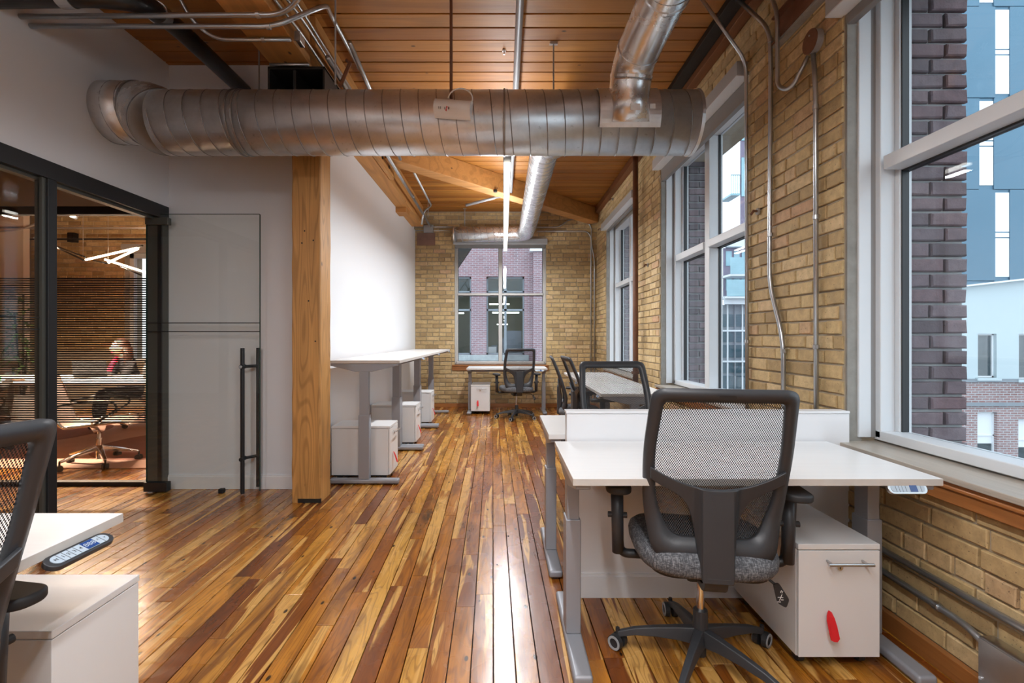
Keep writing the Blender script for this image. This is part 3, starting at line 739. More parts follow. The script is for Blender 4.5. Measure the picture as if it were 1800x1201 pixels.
def pipe(name, label, cat, pts, r, mat, fil=.08, n=12, group=None, clamps=(), nf=5):
    o = thing(name, label, cat, group=group)
    MB().tube(fillet(pts, fil, nf) if len(pts) > 2 else pts, r, n).build('tube', M[mat], o, smooth=True)
    for (p, ax) in clamps:
        p = Vector(p); dd = {'z': Vector((0,0,.011)), 'y': Vector((0,.011,0)), 'x': Vector((.011,0,0))}[ax]
        MB().tube([p-dd, p+dd], r+.004, 12).build('clamp', M['steel'], o)
    return o
bp = pipe('drain_pipe', 'black cast iron drain pipe bending at upper left to the white wall', 'pipe', [(-2.76, 2.57, 3.04), (-2.18, 2.57, 3.05), (-2.04, 2.72, 3.12), (-2.105, 3.1, 3.23), (-2.105, 3.935, 3.23)], .057, 'black_pipe', .16, 24)
for c0, c1 in (((-2.36, 2.57, 3.047), (-2.29, 2.57, 3.048)), ((-2.067, 2.88, 3.167), (-2.078, 2.945, 3.185))):
    MB().tube([c0, c1], .063, 24).build('coupling_band', M['steel'], bp, smooth=False)
xw = XR-.026
g = 'conduits on the brick wall between the windows'
pipe('conduit', 'leftmost conduit beside the middle window, bent up to the ceiling', 'conduit', [(1.27, 3.13, 3.44), (xw-.01, 3.20, 3.06), (xw, 3.215, 2.9), (xw, 3.20, .3)], .0115, 'conduit', .08, clamps=[((xw, 3.213, 2.98), 'z'), ((xw, 3.204, 1.2), 'z')])
pipe('conduit', 'middle conduit on the brick pier with an S-bend low down', 'conduit', [(1.48, 3.12, 3.44), (xw, 2.93, 3.10), (xw, 2.92, 2.9), (xw, 2.935, 1.55), (xw, 2.79, 1.22), (xw, 2.785, .3)], .0125, 'conduit', .11, clamps=[((xw, 2.92, 3.02), 'z'), ((xw, 2.925, 1.85), 'z'), ((xw, 2.786, 1.15), 'z')])
pipe('conduit', 'right conduit on the brick pier under the round box', 'conduit', [(xw, 2.52, 2.72), (xw, 2.50, 2.5), (xw, 2.495, .3)], .0115, 'conduit', .05, clamps=[((xw, 2.50, 2.42), 'z'), ((xw, 2.495, 1.85), 'z'), ((xw, 2.495, 1.18), 'z')])
pipe('conduit', 'short looped conduit between steel lintel and round box', 'conduit', [(xw-.04, 2.9, 3.35), (xw-.045, 2.77, 3.10), (xw-.045, 2.77, 2.66), (xw-.02, 2.68, 2.60), (xw, 2.56, 2.72)], .0115, 'conduit', .09)
o = thing('round_junction_box', 'round rusty junction box on the brick near the top right', 'junction box', (XR-.012, 2.51, 2.765))
MB().cyl((-.035, 0, 0), .058, .035, 28, 'x').build('box_body', M['grey_pipe'], o)
MB().cyl((-.040, 0, 0), .060, .005, 28, 'x').build('cover', M['rust_pipe'], o); MB().cyl((-.043, 0, .03), .005, .003, 8, 'x').build('screw', M['steel'], o)
pipe('conduit', 'upper horizontal conduit low on the brick at right', 'conduit', [(xw, .6, .325), (xw, 2.28, .325)], .0125, 'conduit', clamps=[((xw, 1.42, .325), 'y'), ((xw, 2.1, .325), 'y')])
pipe('conduit', 'lower horizontal conduit leading to the steel box at right', 'conduit', [(xw, 1.60, .19), (xw, 1.68, .225), (xw, 2.28, .24)], .0125, 'conduit', clamps=[((xw, 1.80, .228), 'y')])
o = thing('steel_junction_box', 'square steel box low on the brick wall in the bottom right corner', 'junction box', (XR-.006, 1.52, .155))
MB().box(-.055, 0, -.09, .09, -.085, .085).build('box_body', M['steel'], o, bevel=.008); MB().box(-.059, -.055, -.085, .085, -.08, .08).build('cover', M['conduit'], o, bevel=.002)
for s in (-1, 1): MB().cyl((-.062, s*.075, -s*.05), .006, .003, 10, 'x').build('screw', M['chrome'], o)
o = pipe('riser_pipe', 'rusty vertical riser pipe on the brick between two windows', 'pipe', [(1.545, 5.66, 0.01), (1.545, 5.66, 3.435)], .031, 'rust_pipe', n=20)
MB().cyl((1.545, 5.66, .80), .045, .03, 20).build('collar', M['rust_pipe'], o)
ybk = YB-.022
pipe('conduit', 'conduit at the back right corner with a raised kink near the ceiling', 'conduit', [(.58, ybk, 3.16), (.98, ybk, 3.16), (1.15, ybk, 3.30), (1.42, ybk, 3.30), (1.54, ybk, 3.18), (1.54, ybk, 2.85), (1.595, ybk, 2.60), (1.595, ybk, .1)], .010, 'conduit', .09)
pipe('conduit', 'straight conduit at the back right corner, left of the kinked one', 'conduit', [(.58, ybk, 3.09), (1.46, ybk, 3.09), (1.535, ybk, 3.0), (1.535, ybk, .1)], .010, 'conduit', .09, clamps=[((.75, ybk, 3.09), 'x')])
pipe('conduit', 'upper conduit on the back brick wall beside the inner wall', 'conduit', [(-1.545, ybk, 3.165), (-.86, ybk, 3.165)], .011, 'conduit')
pipe('conduit', 'lower conduit on the back brick wall beside the inner wall', 'conduit', [(-1.545, ybk, 3.10), (-.86, ybk, 3.10)], .009, 'conduit')
o = thing('grey_junction_box', 'grey square box on the back brick wall near the beam end', 'junction box', (-1.31, YB-.06, 3.13))
MB().box(-.085, .085, -.025, .05, -.07, .06).build('box_body', M['grey_pipe'], o, bevel=.006); MB().box(-.078, .078, -.030, -.025, -.063, .053).build('cover', M['frame_grey'], o)
pipe('conduit', 'long thick conduit beside the inner wall beam running to the grey box', 'conduit', [(-1.20, 3.3, 3.14), (-1.27, 8.42, 3.16)], .019, 'conduit', clamps=[((-1.235, 6.6, 3.152), 'y')])
pipe('conduit', 'short conduit ending at the diagonal beam', 'conduit', [(-1.05, 3.3, 3.24), (-1.14, 5.35, 3.20)], .017, 'conduit')
pipe('conduit', 'thin conduit beyond the diagonal beam bending to the wall beam', 'conduit', [(-1.09, 5.9, 3.24), (-1.10, 7.4, 3.24), (-1.25, 7.55, 3.2), (-1.285, 7.6, 3.0)], .014, 'conduit', .1)
pipe('conduit', 'upper of two long conduits coming out of the white wall at upper left', 'conduit', [(-2.73, 2.72, 3.035), (-1.23, 2.72, 3.045), (-1.08, 2.62, 3.10), (-1.02, 2.5, 3.30)], .014, 'conduit', .12, clamps=[((-1.38, 2.72, 3.045), 'x')])
pipe('conduit', 'lower long conduit from the white wall turning along the ceiling', 'conduit', [(-2.73, 2.78, 3.02), (-1.33, 2.80, 3.03), (-1.08, 2.95, 3.26), (-1.165, 3.25, 3.405), (-1.165, 5.3, 3.415)], .014, 'conduit', .10, clamps=[((-1.36, 2.80, 3.03), 'x'), ((-1.165, 3.9, 3.41), 'y'), ((-1.165, 4.6, 3.41), 'y')])
pipe('conduit', 'conduit under the nearest beam, curving up beside the black pipe', 'conduit', [(-1.98, 2.83, 3.40), (-1.90, 2.93, 3.16), (-1.78, 2.98, 3.065), (-1.31, 2.98, 3.065)], .011, 'conduit', .1, clamps=[((-1.48, 2.98, 3.065), 'x')])
pipe('conduit', 'short conduit across the end of the nearest beam', 'conduit', [(-1.575, 3.26, 3.068), (-1.31, 3.26, 3.068)], .010, 'conduit')
for i, (xx, zz, lab) in enumerate(((-1.295, 3.14, 'lowest'), (-1.275, 3.21, 'middle'), (-1.29, 3.28, 'uppermost'))):
    pipe('conduit', lab+' of three conduits along the side of the nearest beam', 'conduit', [(xx, 1.8, zz), (xx, 2.75, zz), (xx+.03, 3.0, zz-.01), (xx+.03, 4.2, zz)], .009, 'conduit', .1)
o = thing('conduit_fitting', 'small steel conduit fittings box on the side of the nearest beam', 'junction box', (-1.27, 3.02, 3.08))
MB().box(-.015, .015, -.04, .04, -.02, .035).build('box_body', M['steel'], o, bevel=.006); MB().box(-.018, .018, -.044, -.04, -.022, .037).build('cover', M['conduit'], o)
o = pipe('ceiling_pipe', 'grey painted pipe running along the ceiling above the linear light', 'pipe', [(.10, -2.9, 3.245), (.10, 6.75, 3.245)], .024, 'grey_pipe', n=16)
pipe('sprinkler_pipe', 'short grey pipe branching left from the ceiling pipe near the far end', 'pipe', [(.10, 6.78, 3.245), (-.53, 6.78, 3.08)], .020, 'grey_pipe', n=12)
pipe('drop_pipe', 'thin brown pipe dropping from the ceiling behind the white device', 'pipe', [(-.322, 2.975, 3.435), (-.322, 2.975, 2.70)], .0095, 'rust_pipe', n=10)
for lab, x_, y_, z0, z1, r_ in (('threaded rod from the ceiling left of the iron cap', -1.83, 3.62, 2.84, 3.43, .006), ('threaded rod right of the iron cap above the large duct', -1.06, 3.05, 2.82, 3.43, .006), ('thin rod right of the grey ceiling pipe above the large duct', .375, 3.62, 2.82, 3.43, .006), ('rod holding the duct near the back wall, left', -.66, 8.25, 3.10, 3.43, .006), ('rod beside the inner wall beam near the grey box', -1.20, 7.7, 3.14, 3.43, .005)):
    o = thing('hanger_rod', lab, 'rod'); MB().tube([(x_, y_, z0), (x_, y_, z1)], r_, 8).build('rod', M['grey_pipe'], o); MB().box(x_-.03, x_+.03, y_-.012, y_+.012, z1-.008, z1).build('ceiling_plate', M['steel'], o)
o = thing('fire_sprinkler', 'tiny white sprinkler head on the ceiling boards left of the grey pipe', 'sprinkler', (.005, 3.72, ZC))
MB().cyl((0,0,-.012), .014, .012, 12).build('escutcheon', M['white_plastic'], o); MB().cyl((0,0,-.035), .006, .025, 10).build('nozzle', M['steel'], o)

# hanging white device on the duct
dv = thing('hanging_device', 'white half-round device hung on a white cable in front of the large duct', 'device', (-.305, 2.935, 2.62)); dv.rotation_euler = (0, math.radians(6.5), math.radians(-6))
prof = [(.03, .055)]+[(.03-.075*math.sin(PI*k/10)*1.0, .055*math.cos(PI*k/10)) for k in range(1, 10)]+[(.03, -.055)]
b = MB(); b.prism(prof, -.105, .105, 'x'); b.build('housing', M['white_plastic'], dv, bevel=.002)
for xa in (-.112, .104): b = MB(); b.prism([(u-.0015, v*1.02) for u, v in prof], xa, xa+.008, 'x'); b.build('end_rim', M['white_plastic'], dv)
pts = [Vector((-.035+.075*(1-math.cos(PI*k/12))*1.0, -.0, .055+.062*math.sin(PI*k/12)-.0*k)) for k in range(13)]
MB().tube([p+Vector((0,-.01,0)) for p in pts]+[Vector((.112, -.02, .02))], .0046, 8).build('cable', M['white_plastic'], dv, smooth=True)
for i, (xx, zz, m_) in enumerate(((-.078, -.020, 'frame_grey'), (-.066, -.020, 'frame_grey'), (-.040, -.022, 'frame_grey'), (-.028, -.016, 'red'), (-.032, -.030, 'red'), (-.016, -.020, 'iron'))):
    yy = -.0455*math.sqrt(max(0, 1-(zz/.055)**2))-.0005; MB().box(xx-.002, xx+.002, yy-.0045, yy+.004, zz-.006, zz+.006).build('printed_mark', M[m_], dv)

# linear lights
def linear(label, x, y0, y1, z):
    o = thing('linear_light', label, 'light', (x, (y0+y1)/2, z), group=None); h = (y1-y0)/2
    MB().box(-.032, .032, -h-.16, h, .0, .045).build('housing', M['black'], o); b = MB(); b.box(-.026, .026, -h, h-.004, -.018, -.0005); b.build('diffuser', M['lamp'], o)
    for yy in (-h*.8, h*.8): MB().tube([(0, yy, .045), (0, yy, ZC-z-.002)], .0015, 6).build('suspension_wire', M['steel'], o)
    MB().box(-.027, .027, -h+1.36, -h+1.366, -.019, 0).build('diffuser_joint', M['trim_white'], o)
for (x_, a, c, z_), lab in zip(FIX, ('long glowing linear light hanging under the ceiling toward the far window', 'unseen fill light added behind the camera in line with the far one', 'unseen fill light added behind the camera near the left wall')): linear(lab, x_, a, c, z_)  # only the far fixture is in view; the rear two are added fill

# ------------------------------------------------------------------ FURNITURE
def pill(b, x0, x1, y0, y1, z0, z1, r=None, n=6, axis='z'):
    """rounded-corner plate"""
    w_, d_ = (x1-x0)/2, (y1-y0)/2; r = min(r or min(w_, d_)*.98, w_*.99, d_*.99); cx, cy = (x0+x1)/2, (y0+y1)/2; P = []
    for qx, qy, a0 in ((1,1,0),(-1,1,90),(-1,-1,180),(1,-1,270)):
        for k in range(n+1):
            a = math.radians(a0+90*k/n); P.append((cx+qx*(w_-r)+r*math.cos(a), cy+qy*(d_-r)+r*math.sin(a)))
    b.prism(P, z0, z1, 'z'); return b
def make_controller(parent, loc, rz, dark=False, tilt=0, text=False):
    c = pill(MB(), -.068, .068, -.019, .019, -.009, .004, .018).build('controller', M['black_plastic'] if dark else M['steel'], parent, bevel=.002)
    c.location = loc; c.rotation_euler = (tilt, 0, rz)
    face = pill(MB(), -.058, .058, -.0125, .0125, .004, .0052, .012).build('keypad', M['controller_grey'], c)
    MB().box(.006, .031, -.0118, .0118, .0052, .0060).build('display', M['display_blue'], c)
    for x in (-.042, -.031, -.020, -.008, .044): MB().box(x-.0004, x+.0004, -.012, .012, .0052, .0056).build('key_line', M['black_soft'], c)
    if text:
        for ch, x, s_ in (('888', .0185, .0155), ('1', -.0365, .011), ('2', -.0255, .011), ('3', -.014, .011), ('4', -.001, .011), ('^', .0375, .012), ('v', .051, .010), ('M', -.050, .009)):
            tc = bpy.data.curves.new('lettering', 'FONT'); tc.body = ch; tc.size = s_; tc.align_x = 'CENTER'; tc.align_y = 'CENTER'; tc.extrude = .0001
            to = bpy.data.objects.new('lettering', tc); COL.objects.link(to); to.parent = c; to.location = (x, 0, .0062); tc.materials.append(M['controller_grey'] if ch == '888' else M['black_soft'])
            bpy.context.view_layer.update(); me = bpy.data.meshes.new_from_object(to.evaluated_get(bpy.context.evaluated_depsgraph_get()))
            lo = bpy.data.objects.new('lettering', me); COL.objects.link(lo); lo.parent = c; lo.location = to.location; bpy.data.objects.remove(to)
    return c
def make_desk(label, h=.74, w_=1.28, d=.603, ctrl=None, dark=False, text=False, inset=.038):
    t = thing('sit_stand_desk', label, 'desk'); hw, hd = w_/2, d/2
    MB().box(-hw, hw, -hd, hd, h-.025, h).build('desktop', M['laminate'], t, bevel=.0015)
    b = MB(); b.box(-hw-.0006, -hw+.001, -hd, hd, h-.024, h-.001); b.box(hw-.001, hw+.0006, -hd, hd, h-.024, h-.001); b.box(-hw, hw, -hd-.0006, -hd+.001, h-.024, h-.001); b.build('edge_band', M['lam_edge'], t)
    for s in (-1, 1):
        x = s*(hw-inset)
        lg = MB().box(x-.030, x+.030, -.045, .045, .045, .50 if h < .9 else .58).build('leg', M['desk_leg'], t, bevel=.004)
        MB().box(x-.024, x+.024, -.038, .038, .48 if h < .9 else .56, h-.07).build('inner_column', M['desk_leg'], lg, bevel=.003)
        MB().box(x-.035, x+.035, -.29, .29, .008, .045).build('foot', M['desk_leg'], lg, bevel=.012, seg=3)
        b = MB(); b.prism([(-.28, h-.026), (.28, h-.026), (.28, h-.045), (.07, h-.095), (-.07, h-.095), (-.28, h-.045)], x-.026, x+.026, 'x'); b.build('bracket', M['desk_leg'], lg, bevel=.003)
        for yy in (-.26, .26): MB().cyl((x, yy, 0), .018, .010, 12).build('glide', M['black_soft'], lg)
    b = MB(); b.box(-hw+.022+inset, hw-.022-inset, -.03, .03, h-.075, h-.035); b.build('crossbar', M['desk_leg'], t, bevel=.003)
    MB().box(-.18, .10, .05, .15, h-.07, h-.026).build('control_box', M['black_plastic'], t, bevel=.004)
    if ctrl: make_controller(t, (ctrl[0], -hd+ctrl[1], h-.034), 0, dark, math.radians(ctrl[2] if len(ctrl) > 2 else 35), text)
    return t
desk1 = make_desk('white sit-stand desk nearest the camera with its pale keypad, before the knee wall', ctrl=(.515, .0, 62)); desk1.location = (.8815, 1.975, 0)
desk2 = dup(desk1, 'white sit-stand desk just behind the white knee wall', (.868, 2.738, 0), PI)
desk4 = dup(desk1, 'white sit-stand desk against the back wall under the far window', (.055, 7.92, 0))
desk3a = dup(desk1, 'white sit-stand desk along the window wall, nearer of the two', (1.145, 4.825, 0), -PI/2)
desk3b = dup(desk1, 'white sit-stand desk along the window wall, farther of the two', (1.145, 6.115, 0), -PI/2)
sd = make_desk('raised white standing desk along the inner wall, nearest the timber column', h=1.037, ctrl=(.53, .0, 50)); sd.location = (-1.165, 4.66, 0); sd.rotation_euler = (0,0,PI/2)
dup(sd, 'raised white standing desk along the inner wall, middle one', (-1.17, 5.95, 0), PI/2)
dup(sd, 'raised white standing desk along the inner wall, farthest one', (-1.175, 7.24, 0), PI/2)
desk5 = make_desk('white desk cut by the left edge of the picture with a dark keypad', inset=.40); desk5.location = (-1.70, 1.046, 0)
ctl = make_controller(desk5, (.662, .140, .708), math.radians(88), True, math.radians(24), True); ctl.scale = (1.28, 1.15, 1)

def make_ped(label, handle=True):
    t = thing('mobile_pedestal', label, 'cabinet')
    MB().box(-.15, .15, -.235, .25, .045, .443).build('body', M['ped_white'], t, bevel=.0015)
    MB().box(-.151, .151, -.252, .252, .446, .467).build('top_panel', M['ped_white'], t, bevel=.002)
    if handle:
        dr = MB().box(-.1495, .1495, -.252, -.237, .05, .442).build('drawer', M['ped_white'], t, bevel=.0015)
        hd = MB().tube([(-.062, -.288, .406), (.102, -.288, .406)], .006, 12).build('handle', M['steel'], dr, smooth=False)
        b = MB(); b.tube([(-.045, -.288, .406), (-.045, -.25, .406)], .004, 8); b.tube([(.085, -.288, .406), (.085, -.25, .406)], .004, 8); b.build('handle_post', M['steel'], dr)
        b = MB(); b.cyl((.0, -.258, .383), .011, .007, 18, 'y'); b.build('lock', M['chrome'], dr)
        MB().box(-.0012, .0012, -.2592, -.258, .377, .389).build('keyhole', M['black_soft'], dr)
        prof = [(-.018, .152), (-.013, .168), (-.007, .178), (0, .182), (.007, .178), (.012, .160), (.015, .135), (.017, .098), (.006, .088), (-.006, .089), (-.016, .094)]
        b = MB(); vs = []
        for off in (0, .003):
            for u, v in prof: vs.append((u-.040, -.2535-off-.036*((.182-v)/.094)**.7, v+.042))
        n = len(prof); b.add(vs, [tuple(range(n)), tuple(range(2*n-1, n-1, -1))]+[(i, (i+1)%n, n+(i+1)%n, n+i) for i in range(n)])
        b.build('red_tag', M['red'], dr)['label'] = 'red tag on the drawer front'
    for sx in (-1, 1):
        for sy in (-1, 1):
            cs = MB().cyl((sx*.115-.012, sy*.19, .022), .022, .024, 14, 'x').build('caster', M['black_soft'], t)
            MB().box(sx*.115-.018, sx*.115+.018, sy*.19-.018, sy*.19+.018, .036, .046).build('caster_plate', M['black'], cs)
    MB().box(-.14, .14, -.22, .235, .034, .0445).build('base_plate', M['black'], t)
    return t
p1 = make_ped('white pedestal with red tag under the nearest desk beside the brick wall'); p1.location = (1.238, 2.035, 0)
dup(p1, 'white pedestal with red tag under the desk at the far window', (-.37, 7.98, 0), 0)
dup(p1, 'white pedestal beneath the nearest raised standing desk', (-1.225, 4.30, 0), PI/2)
dup(p1, 'white pedestal beneath the middle raised standing desk', (-1.238, 5.60, 0), PI/2)
dup(p1, 'white pedestal beneath the farthest raised standing desk', (-1.262, 6.90, 0), PI/2)
p6 = make_ped('white pedestal at the bottom left corner seen from behind', False); p6.location = (-1.423, 1.405, 0); p6.rotation_euler = (0, 0, -PI/2)

# --- task chair. local: sitter faces +y, back rest at -y
def rpoly(pts, rs, n=7):
    out = []; m = len(pts)
    for i in range(m):
        a, p, c = Vector(pts[i-1]), Vector(pts[i]), Vector(pts[(i+1)%m]); r = rs[i]
        da, dc = (a-p).normalized(), (c-p).normalized(); A, C = p+da*r, p+dc*r
        for k in range(n+1):
            t = k/n; out.append(A*(1-t)**2+p*2*t*(1-t)+C*t*t)
    return out
OUT = [(-.221, 1.066), (.221, 1.066), (.238, .84), (.231, .64), (.200, .462), (-.200, .462), (-.231, .64), (-.238, .84)]
INN = [(-.184, 1.022), (.184, 1.022), (.202, .84), (.190, .66), (.142, .540), (-.142, .540), (-.190, .66), (-.202, .84)]
OUT = rpoly(OUT, [.042, .042, .07, .06, .060, .060, .06, .07]); INN = rpoly(INN, [.018, .018, .06, .05, .045, .045, .05, .06])
def yb(u, w_, off=0):   # back rest surface: reclined above the lumbar, nearly upright below
    if w_ > .60: lean = .158*((w_-.60)/.466)**1.25
    else: lean = .012*((.60-w_)/.1)**1.5
    return -.165-lean+.030*(u/.23)**2-off
def halfw(w_, loop):
    xs = [];
    m = len(loop)
    for i in range(m):
        a, c = loop[i], loop[(i+1)%m]
        if (a[1]-w_)*(c[1]-w_) <= 0 and abs(a[1]-c[1]) > 1e-9:
            t = (w_-a[1])/(c[1]-a[1]); xs.append(abs(a[0]+(c[0]-a[0])*t))
    return max(xs) if xs else 0
def make_chair(label):
    t = thing('task_chair', label, 'chair')
    # back frame
    b = MB(); m = len(OUT); vs = []
    cen = (0, .79)
    mids = [((o[0]+i_[0])/2, (o[1]+i_[1])/2) for o, i_ in zip(OUT, INN)]
    for loop, off in ((INN, -.004), (INN, .016), (mids, .024), (OUT, .016), (OUT, -.004), (mids, -.010)):
        vs += [(u, yb(u, v, off), v) for u, v in loop]
    fs = []
    for q in range(6):
        for i in range(m): fs.append((q*m+i, q*m+(i+1)%m, ((q+1)%6)*m+(i+1)%m, ((q+1)%6)*m+i))
    b.add(vs, fs); fr = b.build('back_frame', M['black_plastic'], t, smooth=True)
    MB().add([(u, yb(u, v, .0255), v) for u, v in rpoly([(-.026, 1.049), (.026, 1.049), (.026, 1.036), (-.026, 1.036)], [.006]*4, 4)], [tuple(range(20))]).build('badge', M['black_soft'], fr)
    # mesh panel
    b = MB(); rows, cols = 22, 14; uvs = []
    for r in range(rows+1):
        w_ = .537+(1.026-.537)*r/rows; hw = halfw(min(max(w_, .546), 1.018), INN)+.004
        for c in range(cols+1):
            u = -hw+2*hw*c/cols; b.v.append((u, yb(u, w_, -.004), w_)); uvs.append((u, w_))
    b.r = [0]*len(b.v)
    for r in range(rows):
        for c in range(cols): k = r*(cols+1)+c; b.f.append((k, k+1, k+cols+2, k+cols+1))
    me = b.mesh('mesh_panel', False); uvl = me.uv_layers.new(name='uv')
    for lp in me.loops: uvl.data[lp.index].uv = uvs[lp.vertex_index]
    link(me, 'mesh_panel', M['mesh'], t, smooth=True)
    # Y shaped support
    b = MB(); N = 44; vs = []
    for i in range(N+1):
        u = -.214+.428*i/N; au = abs(u); top = .722+.068*(au/.214)**2
        bot = .412 if au < .054 else max(.42, top-.044-.22*math.exp(-(au-.054)/.020))
        th = .016 if au > .06 else .024
        for (v, off) in ((top, .020), (top, .020+th), (bot, .020+th), (bot, .020)): vs.append((u, yb(u, v, off) , v))
    fs = [(0,1,2,3), (N*4+3, N*4+2, N*4+1, N*4)]
    for i in range(N):
        for q in range(4): fs.append((i*4+q, i*4+(q+1)%4, (i+1)*4+(q+1)%4, (i+1)*4+q))
    b.add(vs, fs); sp = b.build('lumbar_support', M['black_plastic'], t, bevel=.004)
    pts = rpoly([(-.034, .708), (.034, .708), (.042, .43), (-.042, .43)], [.010]*4, 4)
    b = MB(); vs = [(u, yb(u, v, .0445), v) for u, v in pts]+[(u, yb(u, v, .049), v) for u, v in pts]; n = len(pts)
    b.add(vs, [tuple(range(n)), tuple(range(2*n-1, n-1, -1))]+[(i, (i+1)%n, n+(i+1)%n, n+i) for i in range(n)]); b.build('spine_cover', M['black_plastic'], sp)
    b = MB(); P_ = fillet([(0, -.208, .50), (0, -.208, .372), (0, -.10, .365), (0, .05, .372)], .05, 6); vs = []
    for q, p_ in enumerate(P_):
        t_ = (P_[min(q+1, len(P_)-1)]-P_[max(q-1, 0)]).normalized(); nn_ = Vector((0, t_.z, -t_.y))*.012
        for sx in (-.038, .038): vs += [(sx, p_.y+nn_.y, p_.z+nn_.z), (sx, p_.y-nn_.y, p_.z-nn_.z)]
    fs = [(0,1,3,2), tuple(len(vs)-4+k for k in (0,2,3,1))]
    for q in range(len(P_)-1): a_, c_ = q*4, q*4+4; fs += [(a_,a_+1,c_+1,c_), (a_+1,a_+3,c_+3,c_+1), (a_+3,a_+2,c_+2,c_+3), (a_+2,a_,c_,c_+2)]
    b.add(vs, fs); b.build('back_bracket', M['black_plastic'], t, bevel=.003)
    # seat cushion
    b = MB(); n = 48; A, B, e = .252, .245, 3.4
    rings = [(.0, .498), (.45, .501), (.75, .500), (.90, .492), (.975, .476), (1.0, .455), (.99, .432), (.955, .418), (.90, .412), (.0, .412)]
    vs = []
    for s, z in rings:
        for k in range(n):
            a = 2*PI*k/n; ca_, sa_ = math.cos(a), math.sin(a)
            x = A*s*math.copysign(abs(ca_)**(2/e), ca_); y = B*s*math.copysign(abs(sa_)**(2/e), sa_)
            zz = z-(.022*(max(y, 0)/B)**3)-(0.010*(max(-y, 0)/B)**2)*(-1 if z > .47 else 1)*.5-(.012*(1-abs(x)/A)**.8 if z > .47 and s > .2 else 0)*.6
            vs.append((x*(1+.05*y/B), y+.02, zz))
    fs = [(i*n+k, i*n+(k+1)%n, (i+1)*n+(k+1)%n, (i+1)*n+k) for i in range(len(rings)-1) for k in range(n)]
    b.add(vs, fs); link(b.mesh('seat'), 'seat', M['fabric'], t, smooth=True)
    pill(MB(), -.20, .20, -.19, .21, .400, .418, .08).build('seat_pan', M['black'], t, bevel=.004)
    MB().box(-.07, .07, -.10, .10, .345, .402).build('mechanism', M['black'], t, bevel=.012)
    # arms
    for s in (-1, 1):
        ar = MB().tube(fillet([(s*.10, .0, .395), (s*.295, .0, .395), (s*.305, -.005, .50)], .03), .017, 10).build('arm', M['black'], t, smooth=True)
        MB().tube([(s*.305, -.005, .40), (s*.309, -.01, .655)], .021, 16, radii=[.022, .024]).build('arm_post', M['black_plastic'], ar, smooth=True)
        MB().cyl((s*.307-.036, -.008, .545), .011, .072, 12, 'x').build('arm_button', M['black_soft'], ar)
        b = pill(MB(), s*.309-.046, s*.309+.046, -.125, .125, .655, .683, .04); b.build('arm_pad', M['black_soft'], ar, bevel=.009, seg=3)
    # column, hub, base
    MB().cyl((0,0,.17), .0135, .19, 18).build('gas_column', M['chrome'], t, smooth=False)
    MB().cyl((0,0,.085), .029, .115, 22, r2=.026).build('hub', M['black_plastic'], t)
    MB().cyl((0,0,.03), .021, .06, 16).build('hub_tip', M['black_soft'], t)
    for k in range(5):
        a = math.radians(172-72*k); c_, s_ = math.cos(a), math.sin(a); R = .305
        b = MB(); prev = None; vs = []
        st = [(.015, .135, .052, .060), (.08, .133, .044, .046), (.16, .124, .037, .034), (.24, .110, .032, .026), (R, .088, .028, .022)]
        for (r, z, ww, hh) in st:
            for (sx, sz) in ((-1,-1),(1,-1),(.62,1),(-.62,1)):
                px_, py_ = r*c_-sx*ww/2*s_, r*s_+sx*ww/2*c_; vs.append((px_, py_, z-.03+sz*hh/2+.0))
        fs = [(0,1,2,3), tuple(range(len(vs)-1, len(vs)-5, -1))]
        for i in range(len(st)-1):
            for q in range(4): fs.append((i*4+q, i*4+(q+1)%4, (i+1)*4+(q+1)%4, (i+1)*4+q))
        b.add(vs, fs); lg = b.build('base_leg', M['black_plastic'], t, bevel=.004)
        ca2 = a+math.radians(60+25*k); cx_, cy_ = R*c_, R*s_; dx, dy = math.cos(ca2), math.sin(ca2)
        b = MB()
        for sd_ in (-1, 1): b.tube([(cx_+dx*sd_*.007, cy_+dy*sd_*.007, .029), (cx_+dx*sd_*.026, cy_+dy*sd_*.026, .029)], .029, 20)
        b.cyl((cx_, cy_, .03), .008, .05, 10); b.build('caster', M['black_soft'], lg, smooth=False)
        for sd_ in (-1, 1):
            q = MB().ring((0,0,0), .018, .0265, .003, 22).build('wheel_rim', M['rim_grey'], lg); q.location = (cx_+dx*sd_*.0265-(dx*.003 if sd_ < 0 else 0), cy_+dy*sd_*.0265-(dy*.003 if sd_ < 0 else 0), .029); q.rotation_euler = (0, 0, ca2)
    # tilt lever with printed tag
    lv = MB().tube([(.06, -.03, .385), (.20, -.06, .375), (.235, -.075, .35)], .005, 8).build('lever', M['black'], t)
    b = MB(); pr = rpoly([(-.010, .045), (.010, .045), (.021, -.02), (0, -.045), (-.021, -.02)], [.008]*5, 3); b.prism(pr, -.003, .003, 'y'); tg = b.build('lever_tag', M['black_soft'], lv); tg.location = (.252, -.082, .315); tg.rotation_euler = (0, math.radians(-22), 0)
    b = MB()
    for (x0, z0, x1, z1) in ((-.008, .012, -.006, .020), (-.003, .010, -.001, .018), (-.010, -.006, .008, -.004), (-.001, -.016, .001, .006), (.004, -.014, .012, -.012), (-.006, -.022, .006, -.020)): b.box(x0, x1, -.0038, -.003, z0, z1)
    for k in range(len(b.v)): x, y, z = b.v[k]; b.v[k] = (x+.252+.37*(z), y-.082, z+.315)
    b.build('tag_print', M['white_plastic'], lv)
    return t
ch = make_chair('black mesh-back task chair at the nearest desk, seen from behind'); ch.location = (.745, 1.83, 0); ch.rotation_euler = (0, 0, math.radians(-8.5))
cb = dup(ch, 'black mesh-back task chair facing the camera behind the knee wall', (.755, 2.985, 0), math.radians(184))
cc = dup(ch, 'black task chair in profile at the farther window desk, left of its twin', (.85, 5.50, -.05), math.radians(-90-4))
